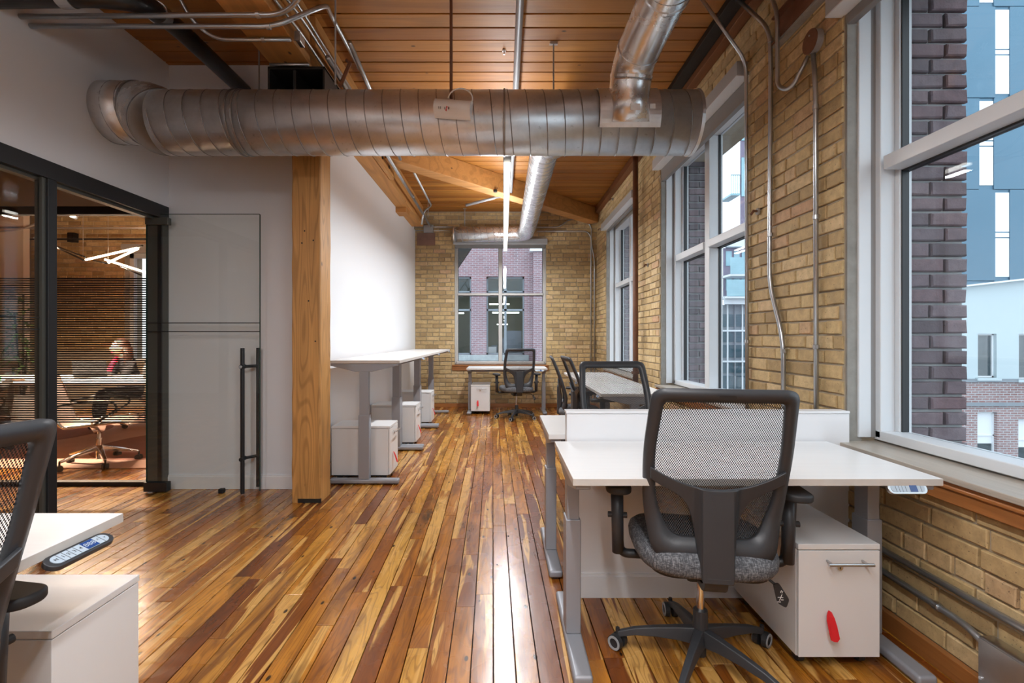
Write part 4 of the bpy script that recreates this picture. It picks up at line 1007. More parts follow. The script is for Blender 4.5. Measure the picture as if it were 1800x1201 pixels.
cd = dup(ch, 'black task chair in profile at the nearer window desk, right of its twin', (.915, 4.80, -.025), math.radians(-90+3))
ce_ = dup(ch, 'black task chair with one armrest showing at the desk under the far window', (.20, 7.36, 0), math.radians(10))
cf = dup(ch, 'black mesh-back task chair cut by the left edge of the picture', (-1.267, .845, 0), math.radians(80))
for a_ in cf.children:
    if a_.name.startswith('arm'):
        for q in a_.children: q.location.z -= .05

# ------------------------------------------------------------------ MEETING ROOM
M['skin'] = simple('skin', (.55, .32, .23), .5, var=.05)
M['hair_dark'] = simple('hair_dark', (.035, .018, .012), .5, var=.4, nscale=40)
M['hair_auburn'] = simple('hair_auburn', (.045, .017, .009), .5, var=.4, nscale=40)
M['cloth_black'] = simple('cloth_black', (.02, .02, .024), .85)
M['cloth_red'] = simple('cloth_red', (.50, .02, .06), .8)
M['sling'] = simple('sling_fabric', (.46, .38, .34), .8, nscale=30)
M['leaf'] = simple('leaf_green', (.045, .11, .03), .45, var=.4)
M['rug'] = simple('rug_pink', (.52, .33, .26), .95, var=.1, nscale=20, bump=.3)
M['rug_dark'] = simple('rug_rust', (.28, .12, .09), .95, var=.1, nscale=20, bump=.3)
M['green'] = simple('green_plastic', (.03, .35, .10), .5)
M['paper'] = simple('paper', (.82, .82, .80), .7)
ru = thing('rug', 'pink rug with a rust-red round figure in the glazed meeting room', 'rug', (-4.9, 6.0, 0))
MB().box(-2.0, 2.0, -1.48, 1.5, .0005, .010).build('pile', M['rug'], ru, bevel=.004)
pill(MB(), .35, 1.95, -1.2, .4, .010, .0125, .79, 10).build('round_figure', M['rug_dark'], ru); pill(MB(), -1.7, -.3, -.6, .9, .010, .0125, .69, 10).build('round_figure', M['rug_dark'], ru)
mt = thing('meeting_table', 'long white meeting table behind the striped glass', 'table', (-5.0, 5.75, 0))
MB().box(-1.65, 1.65, -.60, .60, .715, .74).build('tabletop', M['laminate'], mt, bevel=.004)
for sx in (-1, 1):
    for sy in (-1, 1): MB().bar((sx*1.15, sy*.30, .715), (sx*1.42, sy*.50, .012), .07, .045, .045, .035).build('leg', M['steel'], mt, bevel=.006)
    MB().box(sx*1.15-.02, sx*1.15+.02, -.35, .35, .675, .715).build('cross_rail', M['black'], mt)
for lab, x, y, w_, d_, h_, m_, nm, cat in (('white paper sheets on the meeting table left of the laptop', -4.6, 5.42, .30, .21, .004, 'paper', 'paper_stack', 'paper'), ('white paper sheets at the near right edge of the meeting table', -3.75, 5.35, .30, .22, .006, 'paper', 'paper_stack', 'paper'), ('small green box at the left end of the meeting table', -5.75, 5.45, .10, .07, .05, 'green', 'green_box', 'box'), ('small green box far back on the meeting table', -5.2, 6.1, .09, .05, .03, 'green', 'green_box', 'box')):
    o = MB().box(-w_/2, w_/2, -d_/2, d_/2, 0, h_).build(nm, M[m_], bevel=.001); o.location = (x, y, .741); o.rotation_euler = (0,0,.2); tag(o, lab, cat)
lp_ = thing('laptop', 'open black laptop on the meeting table before the seated woman', 'laptop', (-5.05, 5.95, .741), .5)
pill(MB(), -.16, .16, -.11, .11, 0, .014, .01).build('keyboard_base', M['steel'], lp_); MB().bar((0, -.11, .014), (0, -.18, .21), .32, .007).build('screen', M['black'], lp_)
for i, (x, y) in enumerate(((-4.25, 5.75), (-3.9, 5.9))):
    o = thing('bottle', ('dark' if i else 'clear')+' bottle on the meeting table, '+('right' if i else 'left')+' one of two', 'bottle', (x, y, .741))
    MB().tube([(0,0,0), (0,0,.12), (0,0,.16), (0,0,.19)], .03, 14, radii=[.032, .032, .014, .013]).build('bottle_body', M['glass_edge' if i else 'rim_grey'], o, smooth=False); MB().cyl((0,0,.19), .015, .018, 12).build('cap', M['black_soft'], o)

def make_mchair(label):
    t = thing('conference_chair', label, 'chair')   # sitter faces +y
    for s in (-1, 1):
        rail = fillet([(s*.24, -.36, .86), (s*.24, -.24, .44), (s*.24, -.20, .40), (s*.24, .20, .43), (s*.24, .27, .40)], .06)
        MB().tube(rail, .014, 10).build('side_rail', M['chrome'], t, smooth=True)
        MB().tube(fillet([(s*.25, -.27, .60), (s*.29, -.05, .64), (s*.29, .16, .63), (s*.29, .20, .56), (s*.25, .02, .42)], .07), .010, 8).build('arm', M['black'], t, smooth=True)
    prof = fillet([(0, -.36, .87), (0, -.235, .45), (0, -.19, .405), (0, .20, .435), (0, .28, .40)], .08)
    b = MB()
    for i in range(len(prof)-1):
        p, q = prof[i], prof[i+1]
        b.add([(-.232, p.y, p.z), (.232, p.y, p.z), (.232, q.y, q.z), (-.232, q.y, q.z), (-.232, p.y+.004, p.z-.012), (.232, p.y+.004, p.z-.012), (.232, q.y+.004, q.z-.012), (-.232, q.y+.004, q.z-.012)], [(0,1,2,3), (7,6,5,4), (0,3,7,4), (1,5,6,2)])
    b.build('sling', M['sling'], t)
    for z_, y_ in ((.86, -.36), (.425, .0)): MB().tube([(-.24, y_, z_), (.24, y_, z_)], .014, 10).build('cross_bar', M['chrome'], t, smooth=True)
    b = MB(); b.prism([(-.22, .42), (.22, .42), (.20, .39), (.05, .30), (-.05, .30), (-.20, .39)], -.03, .03, 'y'); b.build('yoke', M['chrome'], t, bevel=.008)
    MB().cyl((0,0,.05), .026, .20, 18).build('hub', M['chrome'], t); MB().cyl((0,0,.2), .016, .12, 14).build('gas_column', M['steel'], t)
    for k in range(5):
        a = math.radians(20+72*k); c_, s_ = math.cos(a), math.sin(a)
        lg = MB().bar((c_*.02, s_*.02, .16), (c_*.31, s_*.31, .085), .045, .05, .028, .022).build('base_leg', M['chrome'], t, bevel=.005)
        b = MB(); dx, dy = math.cos(a+1.2), math.sin(a+1.2)
        for q in (-1, 1): b.tube([(c_*.31+dx*q*.006, s_*.31+dy*q*.006, .028), (c_*.31+dx*q*.024, s_*.31+dy*q*.024, .028)], .028, 16)
        b.cyl((c_*.31, s_*.31, .03), .008, .06, 8); b.build('caster', M['black_soft'], lg)
    return t
mc = make_mchair('chrome conference chair with pale sling, nearest behind the meeting room glass'); mc.location = (-3.93, 4.70, 0); mc.rotation_euler = (0,0,math.radians(-62))
dup(mc, 'chrome conference chair under the person at the left edge', (-5.35, 4.72, 0), 0)
dup(mc, 'chrome conference chair of the woman behind the meeting table', (-4.98, 6.75, .012), math.radians(165))
dup(mc, 'chrome conference chair beyond the right end of the meeting table', (-3.55, 6.75, .012), math.radians(150))

def person(label, loc, rz, hair_m, long_hair, scarf):
    t = thing('person', label, 'person', loc, rz)     # faces +y, seated, leaning forward a little
    J = [((0,-.02,.50),.15),((0,.02,.66),.135),((0,.08,.82),.15),((0,.13,.93),.075),((0,.155,.99),.055),
         ((.16,.10,.88),.062),((.24,.22,.70),.046),((.15,.42,.775),.036),((-.16,.10,.88),.062),((-.24,.22,.70),.046),((-.15,.42,.775),.036),
         ((.10,.02,.50),.10),((.12,.36,.50),.068),((.12,.40,.26),.052),((.12,.38,.09),.04),((.12,.48,.05),.035),
         ((-.10,.02,.50),.10),((-.12,.36,.50),.068),((-.12,.40,.26),.052),((-.12,.38,.09),.04),((-.12,.48,.05),.035)]
    E = [(0,1),(1,2),(2,3),(3,4),(2,5),(5,6),(6,7),(2,8),(8,9),(9,10),(0,11),(11,12),(12,13),(13,14),(14,15),(0,16),(16,17),(17,18),(18,19),(19,20)]
    me = bpy.data.meshes.new('body'); me.from_pydata([j[0] for j in J], E, []); o = bpy.data.objects.new('body', me); COL.objects.link(o); o.parent = t; me.materials.append(M['cloth_black'])
    sk = o.modifiers.new('skin', 'SKIN'); sk.use_smooth_shade = True
    for v_, j in zip(me.skin_vertices[0].data, J): v_.radius = (j[1], j[1]*.85)
    me.skin_vertices[0].data[0].use_root = True
    sb = o.modifiers.new('sub', 'SUBSURF'); sb.levels = 1; sb.render_levels = 2
    # head
    b = MB(); n = 24; c = (0, .18, 1.085); vs = []
    for i in range(17):
        th = PI*i/16
        for k in range(n):
            a = 2*PI*k/n; x = .074*math.sin(th)*math.cos(a); y = .092*math.sin(th)*math.sin(a); z = .115*math.cos(th)
            if z < 0: x *= 1+z*2.6; y *= 1+z*1.3
            if y > .05 and abs(x) < .016 and -.035 < z < .015: y += .020*(1-abs(x)/.016)
            if y > .05 and abs(abs(x)-.030) < .014 and 0 < z < .03: y -= .006
            vs.append((c[0]+x, c[1]+y, c[2]+z))
    b.add(vs, [(i*n+k, i*n+(k+1)%n, (i+1)*n+(k+1)%n, (i+1)*n+k) for i in range(16) for k in range(n)])
    hd_ = b.build('head', M['skin'], t, smooth=True)
    for s in (-1, 1):
        MB().sphere((s*.030, .258, 1.095), .010, 10).build('eye', M['paper'], hd_, smooth=True); MB().sphere((s*.076, .175, 1.08), .022, 10, (.35, .7, 1)).build('ear', M['skin'], hd_, smooth=True)
        MB().sphere((s*.030, .267, 1.095), .005, 8).build('pupil', M['cloth_black'], hd_)
    MB().sphere((0, .262, 1.030), .020, 10, (1, .35, .3)).build('mouth', M['cloth_red'], hd_, smooth=True)
    MB().tube([(0, .14, .95), (0, .165, 1.02)], .047, 16).build('neck', M['skin'], t, smooth=True)
    # hair
    b = MB(); vs = []; n = 28
    for i in range(13):
        th = PI*.62*i/12
        for k in range(n):
            a = 2*PI*k/n; front = max(0, math.sin(a)); z = .128*math.cos(th); 
            if front > .2: z = max(z, .045*front)
            vs.append((.086*math.sin(th)*math.cos(a), .155-.0+.100*math.sin(th)*math.sin(a), 1.095+z))
    b.add(vs, [(i*n+k, i*n+(k+1)%n, (i+1)*n+(k+1)%n, (i+1)*n+k) for i in range(12) for k in range(n)])
    if long_hair:
        for q in range(15):
            a = PI+PI*q/14; x, y = .082*math.cos(a), .15+.085*math.sin(a)
            b.tube([(x, y, 1.10), (x*1.12, y-.01, .98), (x*1.35, y-.015, .86), (x*1.2, y-.0, .78)], .03, 7, radii=[.026, .028, .024, .008])
    b.build('hair', M[hair_m], t, smooth=True)
    for s in (-1, 1):   # hands: palm and five fingers
        hx, hy, hz = s*.15, .42, .775
        pl = pill(MB(), hx-.038, hx+.038, hy-.01, hy+.085, hz-.014, hz+.012, .02).build('palm', M['skin'], t, bevel=.008)
        for f_, (dx, L) in enumerate(((-.028, .062), (-.010, .074), (.009, .069), (.027, .052))):
            MB().tube([(hx+dx, hy+.078, hz), (hx+dx*1.1, hy+.078+L*.5, hz+.004), (hx+dx*1.1, hy+.078+L, hz-.012)], .008, 8, radii=[.009, .0085, .006]).build('finger', M['skin'], pl, smooth=True)
        MB().tube([(hx-s*.032, hy+.02, hz), (hx-s*.055, hy+.055, hz), (hx-s*.05, hy+.085, hz-.006)], .009, 8, radii=[.011, .010, .007]).build('thumb', M['skin'], pl, smooth=True)
    if scarf: MB().tube(fillet([(.07, .17, .97), (.06, .24, .88), (.02, .30, .74)], .05), .028, 10).build('scarf', M['cloth_red'], t, smooth=True)
    return t
person('person with long auburn hair in black and red sitting behind the meeting table', (-4.98, 6.55, .0), math.radians(145), 'hair_auburn', True, True)
person('person with dark hair in black sitting at the left edge behind the tinted glass', (-5.35, 4.68, .0), 0, 'hair_dark', False, False)

pt = thing('tall_plant', 'tall leafy green plant by the grey wall in the meeting room', 'plant', (-6.85, 6.9, 0))
b = MB(); b.tube([(0,0,0), (0,0,.40)], .17, 24, radii=[.14, .18]); b.build('planter', M['frame_grey'], pt)
for q, (bx, by, hh) in enumerate(((.0, .0, 1.95), (-.18, .05, 1.7), (.10, -.04, 1.25))):
    MB().tube([(bx*.2, by*.2, .35), (bx*.7, by, hh*.6), (bx, by, hh-.12)], .012, 6).build('stem', M['iron'], pt, smooth=True)
    for k in range(26):
        a = k*2.4; z0 = hh*(.45+.5*k/26); L = random.uniform(.26, .38); c_, s_ = math.cos(a), math.sin(a); up = .35+.5*k/26
        P_ = [Vector((bx+c_*L*t_, by+s_*L*t_, z0+L*up*t_*1.2-L*.9*t_*t_)) for t_ in (0, .35, .7, 1)]
        W_ = [.008, .022, .018, .002]; side = Vector((-s_, c_, 0)); vs = []
        for p_, ww in zip(P_, W_): vs += [p_-side*ww, p_+Vector((0,0,-.004)), p_+side*ww]
        b = MB(); b.add(vs, [(i*3+j, i*3+j+1, i*3+j+4, i*3+j+3) for i in range(3) for j in range(2)]); b.build('leaf', M['leaf'], pt)

pn = thing('zigzag_pendant', 'zigzag pendant of glowing tubes in the meeting room', 'light', (0, 0, 0))
def px5(x, y, d=5.4): return WP(x, y, d)
for (a, c) in (((150,457),(241,436)), ((190,462),(243,437)), ((184,456),(262,481)), ((258,481),(300,474))):
    MB().tube([px5(*a), px5(*c, 5.6)], .012, 12).build('light_tube', M['lamp_warm'], pn, smooth=True)
for (a, c) in (((60,418),(150,452)), ((90,430),(148,458)), ((165,458),(188,463)), ((241,436),(250,432)), ((200,462),(248,484))):
    MB().tube([px5(*a, 5.7), px5(*c)], .010, 8).build('black_bar', M['black'], pn, smooth=True)
for (a) in ((146,452), (190,455), (258,480)): MB().tube([px5(*a), Vector((px5(*a).x, 5.4, ZC))], .002, 6).build('suspension_wire', M['steel'], pn)
o = thing('wall_speaker', 'small black speaker on the meeting room brick wall', 'speaker', (-7.48, 8.40, 2.97)); MB().box(-.06, .06, -.05, .05, -.09, .07).build('case', M['black'], o, bevel=.006); MB().cyl((0, -.056, -.02), .035, .006, 16, 'y').build('cone', M['black_soft'], o); MB().tube([(0, .04, .0), (0, .09, .05)], .01, 6).build('wall_bracket', M['iron'], o)
o = thing('spot_light', 'small round glowing spot behind the meeting room glass header', 'light', WP(129, 380, 4.6)); MB().tube([(0,0,0), (.01,.03,.03)], .034, 18, radii=[.036, .02]).build('lamp_housing', M['trim_white'], o); MB().sphere((0,-.004,-.002), .030, 12, (1, .5, .5)).build('lamp_face', M['spot'], o, smooth=True); MB().tube([(.01,.03,.03), (.01, .03, ZC-WP(129,380,4.6).z-.001)], .006, 6).build('drop_rod', M['iron'], o)
pipe('meeting_conduit', 'conduit under the meeting room ceiling behind the glass header', 'conduit', [(-8.5, 7.2, 2.86), (-3.0, 7.2, 2.86)], .014, 'conduit')
pipe('black_rail', 'thin black rail under the meeting room ceiling behind the glass', 'rail', [(-9.0, 7.6, 2.77), (-3.0, 7.6, 2.77)], .014, 'black')
pipe('meeting_conduit', 'curved conduit drooping behind the glass header', 'conduit', [(-6.0, 6.6, 3.1), (-6.2, 6.6, 2.86), (-6.6, 6.6, 2.68), (-7.4, 6.6, 2.68), (-8.2, 6.7, 2.95)], .014, 'conduit', .3)

# ------------------------------------------------------------------ OUTSIDE
gr = MB().box(-60, 90, 8.95, 110, -8.2, -8).build('ground', M['ground']); gr['kind'] = 'structure'
gr2 = MB().box(2.3, 90, -30, 8.95, -8.2, -8).build('ground', M['ground']); gr2['kind'] = 'structure'
def brickwall_mat(name, mort, cols, bw_=.22, bh=.073, axis='xz'):
    t = NT(name); p = t.pos(); sx = t.node('ShaderNodeSeparateXYZ'); t.l.new(p, sx.inputs[0])
    cb = t.n.new('ShaderNodeCombineXYZ'); t.l.new(sx.outputs['X' if axis == 'xz' else 'Y'], cb.inputs[0]); t.l.new(sx.outputs['Z'], cb.inputs[1])
    br_ = t.n.new('ShaderNodeTexBrick'); t.l.new(cb.outputs[0], br_.inputs['Vector']); br_.inputs['Scale'].default_value = 1
    br_.inputs['Brick Width'].default_value = bw_; br_.inputs['Row Height'].default_value = bh; br_.inputs['Mortar Size'].default_value = .010; br_.inputs['Bias'].default_value = 0
    br_.inputs['Color1'].default_value = (*cols[0], 1); br_.inputs['Color2'].default_value = (*cols[1], 1); br_.inputs['Mortar'].default_value = (*mort, 1)
    n = t.noise(cb.outputs[0], 1.3, 4, .6); n2 = t.noise(t.vmath('MULTIPLY', cb.outputs[0], (5, 14, 1)), 1, 3, .6)
    c = t.mix(t.ramp(n2, [(.42, 0.0), (.62, .8)]), br_.outputs['Color'], cols[2]); c = t.mix(t.ramp(n, [(.35, 0.0), (.75, .4)]), c, tuple(x*.5 for x in cols[0]))
    c = t.mix(t.ramp(br_.outputs['Fac'], [(.3, 0.0), (.8, .8)]), c, mort)
    t.set(Base_Color=c, Roughness=.85); t.bump(t.math('MULTIPLY', br_.outputs['Fac'], -1), .4, .01); return t.m
M['bw_purple'] = brickwall_mat('far_purple_brick', (.40, .38, .42), [(.24, .155, .175), (.34, .235, .255), (.33, .16, .175)], axis='xz')
M['bw_red'] = brickwall_mat('far_red_brick', (.42, .44, .46), [(.26, .13, .12), (.33, .19, .18), (.30, .25, .26)], .22, .073)
M['stone'] = simple('stone_sill', (.34, .37, .38), .9, var=.35, nscale=5, bump=.4)
M['far_frame'] = simple('far_window_frame', (.22, .25, .28), .6)
M['far_wall'] = simple('far_interior', (.20, .22, .17), .8, var=.2, nscale=1)
M['tower_blue'] = simple('tower_panel', (.085, .185, .265), .55, var=.05, nscale=.5)
M['tower_joint'] = simple('tower_joint', (.05, .14, .22), .7)
M['tower_sky_white'] = simple('tower_window_sky', (.86, .88, .90), .5, var=.01)  # matte white: the sky reflection is put into the panes' colour
M['white_stucco'] = simple('pale_stucco', (.46, .54, .57), .85, var=.05, nscale=.6)
M['far_white'] = simple('pale_concrete', (.72, .75, .78), .7, var=.05, nscale=.6)
M['far_purple'] = simple('mauve_panel', (.20, .17, .24), .7)
M['balcony_glass'] = simple('balcony_glass', (.28, .48, .55), .2, var=.2, nscale=1.5)
M['far_glass_b'] = simple('curtain_glass', (.055, .10, .125), .12, var=.5, nscale=1.2, spec=.8)

# brick building opposite the back window
bb = thing('brick_building', 'purple-red brick building opposite the far window', 'building', (0, 0, 0)); YE = 19.0
b = MB(); ops = [(-2.9, -1.27, .54, 3.62), (-.67, .82, .54, 3.62)]
xs = [-7, -2.9, -1.27, -.67, .82, 7]
for i in range(5):
    if i in (1, 3): b.box(xs[i], xs[i+1], YE, YE+.35, -8, .54); b.box(xs[i], xs[i+1], YE, YE+.35, 3.62, 10)
    else: b.box(xs[i], xs[i+1], YE, YE+.35, -8, 10)
b.build('facade', M['bw_purple'], bb)
MB().box(1.15, 1.75, YE-.30, YE-.001, -8, 4.55).build('pilaster', M['bw_purple'], bb)
MB().box(1.02, 1.85, YE-.42, YE-.001, 4.55, 4.66).build('pilaster_cap', M['far_white'], bb); MB().box(1.10, 1.80, YE-.36, YE-.001, 4.66, 6.4).build('pilaster_head', M['white_stucco'], bb)
MB().box(-3.2, 1.0, YE-.10, YE-.001, .30, .54).build('stone_sill', M['stone'], bb, bevel=.03)
for (a, c, z0, z1) in ops:
    f_ = struct  # frame bars
    b = MB(); b.box(a, c, YE+.14, YE+.22, z1-.07, z1); b.box(a, c, YE+.14, YE+.22, z0, z0+.07); b.box(a, a+.06, YE+.14, YE+.22, z0, z1); b.box(c-.06, c, YE+.14, YE+.22, z0, z1)
    mx_ = (a+c)/2; b.box(mx_-.05, mx_+.05, YE+.14, YE+.22, z0, z1); b.box(a, c, YE+.14, YE+.22, 2.27, 2.35); b.box(a, c, YE+.14, YE+.22, 3.0, 3.06)
    wn = b.build('window', M['far_frame'], bb)
    MB().box(a, c, YE+.18, YE+.188, z0, z1).build('pane', M['glass'], wn)
b = MB(); b.box(-4, 2, 23.2, 23.3, -.6, 4.2); b.box(-4, -3.9, YE+.36, 23.2, -.6, 4.2); b.box(1.9, 2, YE+.36, 23.2, -.6, 4.2); b.box(-4, 2, YE+.36, 23.3, -.7, -.6); b.box(-4, 2, YE+.36, 23.3, 4.2, 4.3); b.build('interior', M['far_wall'], bb)
for (x0, x1, y_, z_) in ((-.6, .25, 20.6, 2.62), (-.5, .7, 21.6, 2.30), (-2.6, -2.45, 20.8, 3.0), (-.3, .2, 22.4, 1.8), (-2.3, -1.8, 22, 2.3)): MB().box(x0, x1, y_, y_+.1, z_, z_+.05).build('strip_light', M['lamp_far'], bb)
for (x0, x1, z0, z1) in ((.1, .75, .54, 1.5), (-2.8, -2.2, .54, 1.4), (-.5, -.25, .54, .9), (-.08, .02, .54, 1.2)): MB().box(x0, x1, 20.2, 20.3, z0-.6, z1).build('desk_screen', M['far_frame'], bb)
MB().box(-.62, -.30, 20.0, 20.3, .5, .83).build('white_box', M['paper'], bb)
fe = thing('fire_escape', 'dark steel fire escape flight outside the far window, top left', 'stairs', (0,0,0))
A_, B_ = Vector((-1.95, 15.4, 2.9)), Vector((-.55, 15.4, 4.95))
MB().bar(A_, B_, .9, .12).build('stringer', M['iron'], fe); MB().bar(A_+Vector((0,-.45,.0)), B_+Vector((0,-.45,.0)), .05, .35).build('side_plate', M['iron'], fe)
for k in range(5):
    p_ = A_.lerp(B_, k/4)+Vector((0, -.45, 0)); MB().tube([p_, p_+Vector((-.28, 0, .42))], .02, 6).build('baluster', M['conduit'], fe)
MB().tube([A_+Vector((-.28,-.45,.42)), B_+Vector((-.28,-.45,.42))], .02, 6).build('hand_rail', M['conduit'], fe)

# blue tower
tw = thing('office_tower', 'blue panelled tower with window strips coloured white as mirrored sky at the upper right', 'building', (0,0,0)); YT = 40.0
MB().box(32, 66, YT+.15, YT+18, -8, 52).build('tower_core', M['tower_joint'], tw)
def TX(px): return (px-CX)*YT/F
def TZ(py): return H-(py-CY)*YT/F
rowsz = [TZ(494+160*k)-0 for k in range(-6, 2)]   # seams
seams = [494+0-161*k for k in range(-1, 7)]
for k in range(8):
    z1, z0 = TZ(494-161*(8-k)+161), TZ(494-161*(8-k)+322)
    off = 0 if k % 2 else 28
    cx_ = 1722+off if True else 0
    xsn = [1560, 1604, 1648, 1678, cx_, cx_+25, 1806, 1850, 1894, 1938, 1982]
    for i in range(len(xsn)-1):
        x0, x1 = TX(xsn[i]), TX(xsn[i+1])
        if abs(xsn[i]-cx_) < .1:
            zm = (z0+z1)/2
            for (a_, c_) in ((z0+.35, zm-.25), (zm-.15, zm+.2), (zm+.3, z1-.25)):
                MB().box(x0, x1, YT+.05, YT+.14, a_, c_).build('window', M['tower_sky_white'], tw)
            MB().box(x0, x1, YT+.10, YT+.16, z0, z1).build('window_reveal', M['tower_blue'], tw)
        else: MB().box(x0+.02, x1-.02, YT, YT+.14, z0+.03, z1-.03).build('panel', M['tower_blue'], tw)
# pale stucco and brick building
wbd = thing('stucco_building', 'pale stucco building over red brick storeys at the right', 'building', (0,0,0)); YS = 15.0
def SX(px): return (px-CX)*YS/F
def SZ(py): return H-(py-CY)*YS/F
holes_w = [(SX(1719), SX(1752), SZ(664), SZ(587)), (SX(1791), SX(1830), SZ(667), SZ(587)), (SX(1862), SX(1900), SZ(667), SZ(587))]
holes_b = [(SX(1718), SX(1753), SZ(808), SZ(725)), (SX(1790), SX(1826), SZ(812), SZ(737)), (SX(1862), SX(1900), SZ(812), SZ(737))]
def face(holes, z0, z1, mat, name, x0=12.4, x1=24):
    b = MB(); xs = sorted([x0, x1]+[h[0] for h in holes]+[h[1] for h in holes])
    for i in range(len(xs)-1):
        a, c = xs[i], xs[i+1]; hs = [h for h in holes if h[0] <= a+1e-6 and h[1] >= c-1e-6]
        if hs: b.box(a, c, YS, YS+.25, z0, hs[0][2]); b.box(a, c, YS, YS+.25, hs[0][3], z1)
        else: b.box(a, c, YS, YS+.25, z0, z1)
    return b.build(name, mat, wbd)
face(holes_w, SZ(668), SZ(516), M['white_stucco'], 'stucco_wall'); face(holes_b, -8, SZ(668), M['bw_red'], 'brick_wall')
b = MB(); b.prism([(12.4, SZ(516)), (24, SZ(516)), (24, SZ(516)+1.3), (12.4, SZ(516))], YS, YS+.25, 'y'); b.build('sloped_parapet', M['white_stucco'], wbd)
MB().bar((12.4, YS+.05, SZ(516)+.02), (24, YS+.05, SZ(516)+1.32), .5, .05).build('parapet_cap', M['far_white'], wbd)
MB().box(12.4, 24, YS+.25, YS+4.5, -8, SZ(516)).build('building_mass', M['white_stucco'], wbd)
MB().box(12.4, 24, YS-.05, YS, SZ(672), SZ(666)).build('string_course', M['far_frame'], wbd); MB().box(12.4, 24, YS-.05, YS, SZ(714), SZ(708)).build('string_course', M['far_frame'], wbd)
for i, (a, c, z0, z1) in enumerate(holes_w+holes_b):
    fm = M['far_white']; b = MB(); q = .045
    b.box(a, c, YS+.10, YS+.16, z1-q, z1); b.box(a, c, YS+.10, YS+.16, z0, z0+q); b.box(a, a+q, YS+.10, YS+.16, z0, z1); b.box(c-q, c, YS+.10, YS+.16, z0, z1)
    if i >= 3: b.box(a, c, YS+.10, YS+.16, (z0+z1)/2-.02, (z0+z1)/2+.02)
    wn = b.build('window', fm, wbd); MB().box(a, c, YS+.14, YS+.148, z0, z1).build('pane', M['glass_far'], wn)
    if i >= 3: MB().box(a+q, c-q, YS+.133, YS+.139, z0+(z1-z0)*.32, z1-q).build('blind', M['far_white'], wn)
    MB().box(a-.08, c+.08, YS-.08, YS+.10, z0-.09, z0).build('window_ledge', M['white_stucco'], wbd)
# balcony building seen through the middle window
ab = thing('balcony_building', 'pale building with glass balconies above a gridded glass base', 'building', (0,0,0)); YA = 30.0
def AX(px): return (px-CX)*YA/F
def AZ(py): return H-(py-CY)*YA/F
def wedge(px0, y0, z0, z1, mat, name, dep=14):   # volumes whose left flank runs away to the right (the building stands at an angle)
    x0 = AX(px0); b = MB(); b.prism([(x0, y0), (24, y0), (34, y0+dep), (x0+dep*.62, y0+dep)], z0, z1, 'z'); b.build(name, mat, ab)
wedge(1301, YA, AZ(430), 30, M['far_purple'], 'upper_mass'); wedge(1272, YA-.1, AZ(434), AZ(420), M['far_white'], 'roof_slab')
wedge(1276, YA+.4, AZ(526), AZ(434), M['far_purple'], 'middle_mass'); wedge(1264, YA-.6, AZ(536), AZ(522), M['far_white'], 'podium_slab'); wedge(1264, YA, -8, AZ(536), M['far_frame'], 'podium_mass')
for k in range(8):      # curtain wall: mullions and panes
    for j in range(9):
        x0 = AX(1265+k*13); z0 = AZ(552+j*27+8); MB().box(x0+.05, x0+13*YA/F-.05, YA-.05, YA, z0-.55+.04, z0+.26).build('pane', M['far_glass_b'], ab)
for k in range(9): x0 = AX(1265+k*13); MB().box(x0-.04, x0+.04, YA-.1, YA, -8, AZ(536)).build('mullion', M['far_white' if k % 2 else 'far_frame'], ab)
for j in range(5): MB().box(AX(1265), AX(1365), YA-.12, YA, AZ(583+j*54), AZ(580+j*54)).build('transom', M['far_white'], ab)
for j in range(2):
    for k in range(4): MB().box(AX(1281+k*14), AX(1291+k*14), YA+.35, YA+.4, AZ(466+j*44), AZ(440+j*44)).build('window', M['balcony_glass'], ab)
    z0 = AZ(485+j*38); MB().box(AX(1272-j*6), AX(1330), YA-.9, YA+.4, z0-.12, z0).build('balcony_slab', M['far_white'], ab); MB().box(AX(1272-j*6), AX(1330), YA-.92, YA-.88, z0, z0+1.0).build('balcony_glass', M['balcony_glass'], ab)
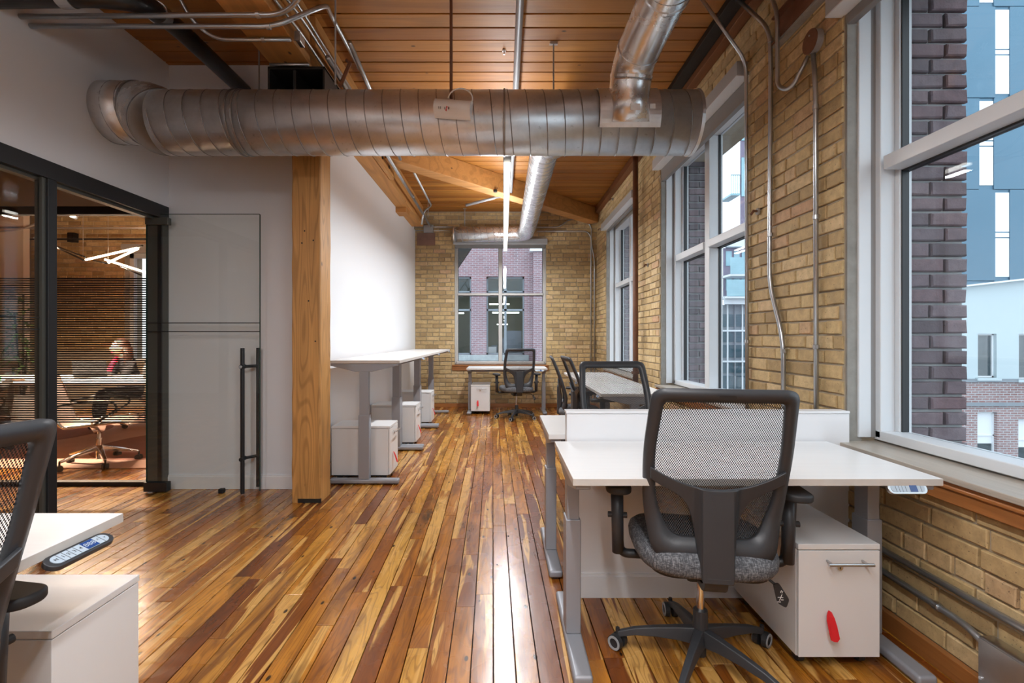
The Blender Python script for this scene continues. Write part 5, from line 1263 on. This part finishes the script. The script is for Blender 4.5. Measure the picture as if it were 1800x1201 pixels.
for (y_, ) in ((340,), (242,), (144,)):
    z0 = AZ(y_); MB().box(AX(1285), AX(1301), YA, YA+1.5, z0-.12, z0).build('balcony_slab', M['balcony_glass'], ab)
    b = MB()
    for q in range(5): b.box(AX(1285)+q*.138, AX(1285)+q*.138+.03, YA, YA+.04, z0, z0+1.15)
    b.box(AX(1285), AX(1301), YA, YA+.04, z0+1.12, z0+1.17); b.build('balcony_rail', M['balcony_glass'], ab)
    MB().box(AX(1303), AX(1311), YA-.06, YA, z0-.2, z0+2.2).build('window', M['balcony_glass'], ab)

# small things on the brick walls
for i, (px, py, d, lab) in enumerate(((1337, 372, 3.09, 'rusty bolt stub in a broken brick left of the middle conduit'), (1142, 466, 5.45, 'rusty hook on the brick right of the riser pipe'), (1053, 403, 8.1, 'rusty hook on the brick at the far end of the window wall'), (1081, 350, 7.2, 'dark bolt above the farthest window'))):
    p_ = WP(px, py, d); o = thing('wall_anchor', lab, 'anchor', (XR-.008, p_.y, p_.z)); MB().tube([(0, 0, 0), (-.035, 0, .005), (-.05, 0, -.02)], .008, 8).build('stub', M['rust_pipe'], o); MB().cyl((-.012, 0, 0), .022, .010, 9, 'x').build('broken_mortar', M['plaster'], o)
MB().box(-1.52, -1.20, YB-.016, YB+.005, 2.84, 3.06).build('stone', M['rust_stone'], wb)
# ------------------------------------------------------------------ groups of alike things
GR = {'wall_anchor': 'rusty anchors in the brick wall', 'task_chair': 'black mesh task chairs', 'sit_stand_desk': 'white sit-stand desks', 'mobile_pedestal': 'white mobile pedestals', 'conduit': 'steel conduits on walls, beams and ceiling',
      'hanger_rod': 'hanger rods from the ceiling', 'linear_light': 'linear ceiling lights', 'conference_chair': 'chrome conference chairs', 'person': 'people in the meeting room', 'timber_beam': 'timber ceiling beams',
      'paper_stack': 'paper on the meeting table', 'green_box': 'green boxes on the meeting table', 'bottle': 'bottles on the meeting table', 'meeting_conduit': 'conduits in the meeting room'}
for o in list(bpy.data.objects):
    if o.parent is None and 'label' in o.keys():
        k = o.name.split('.')[0]
        if k in GR: o['group'] = GR[k]
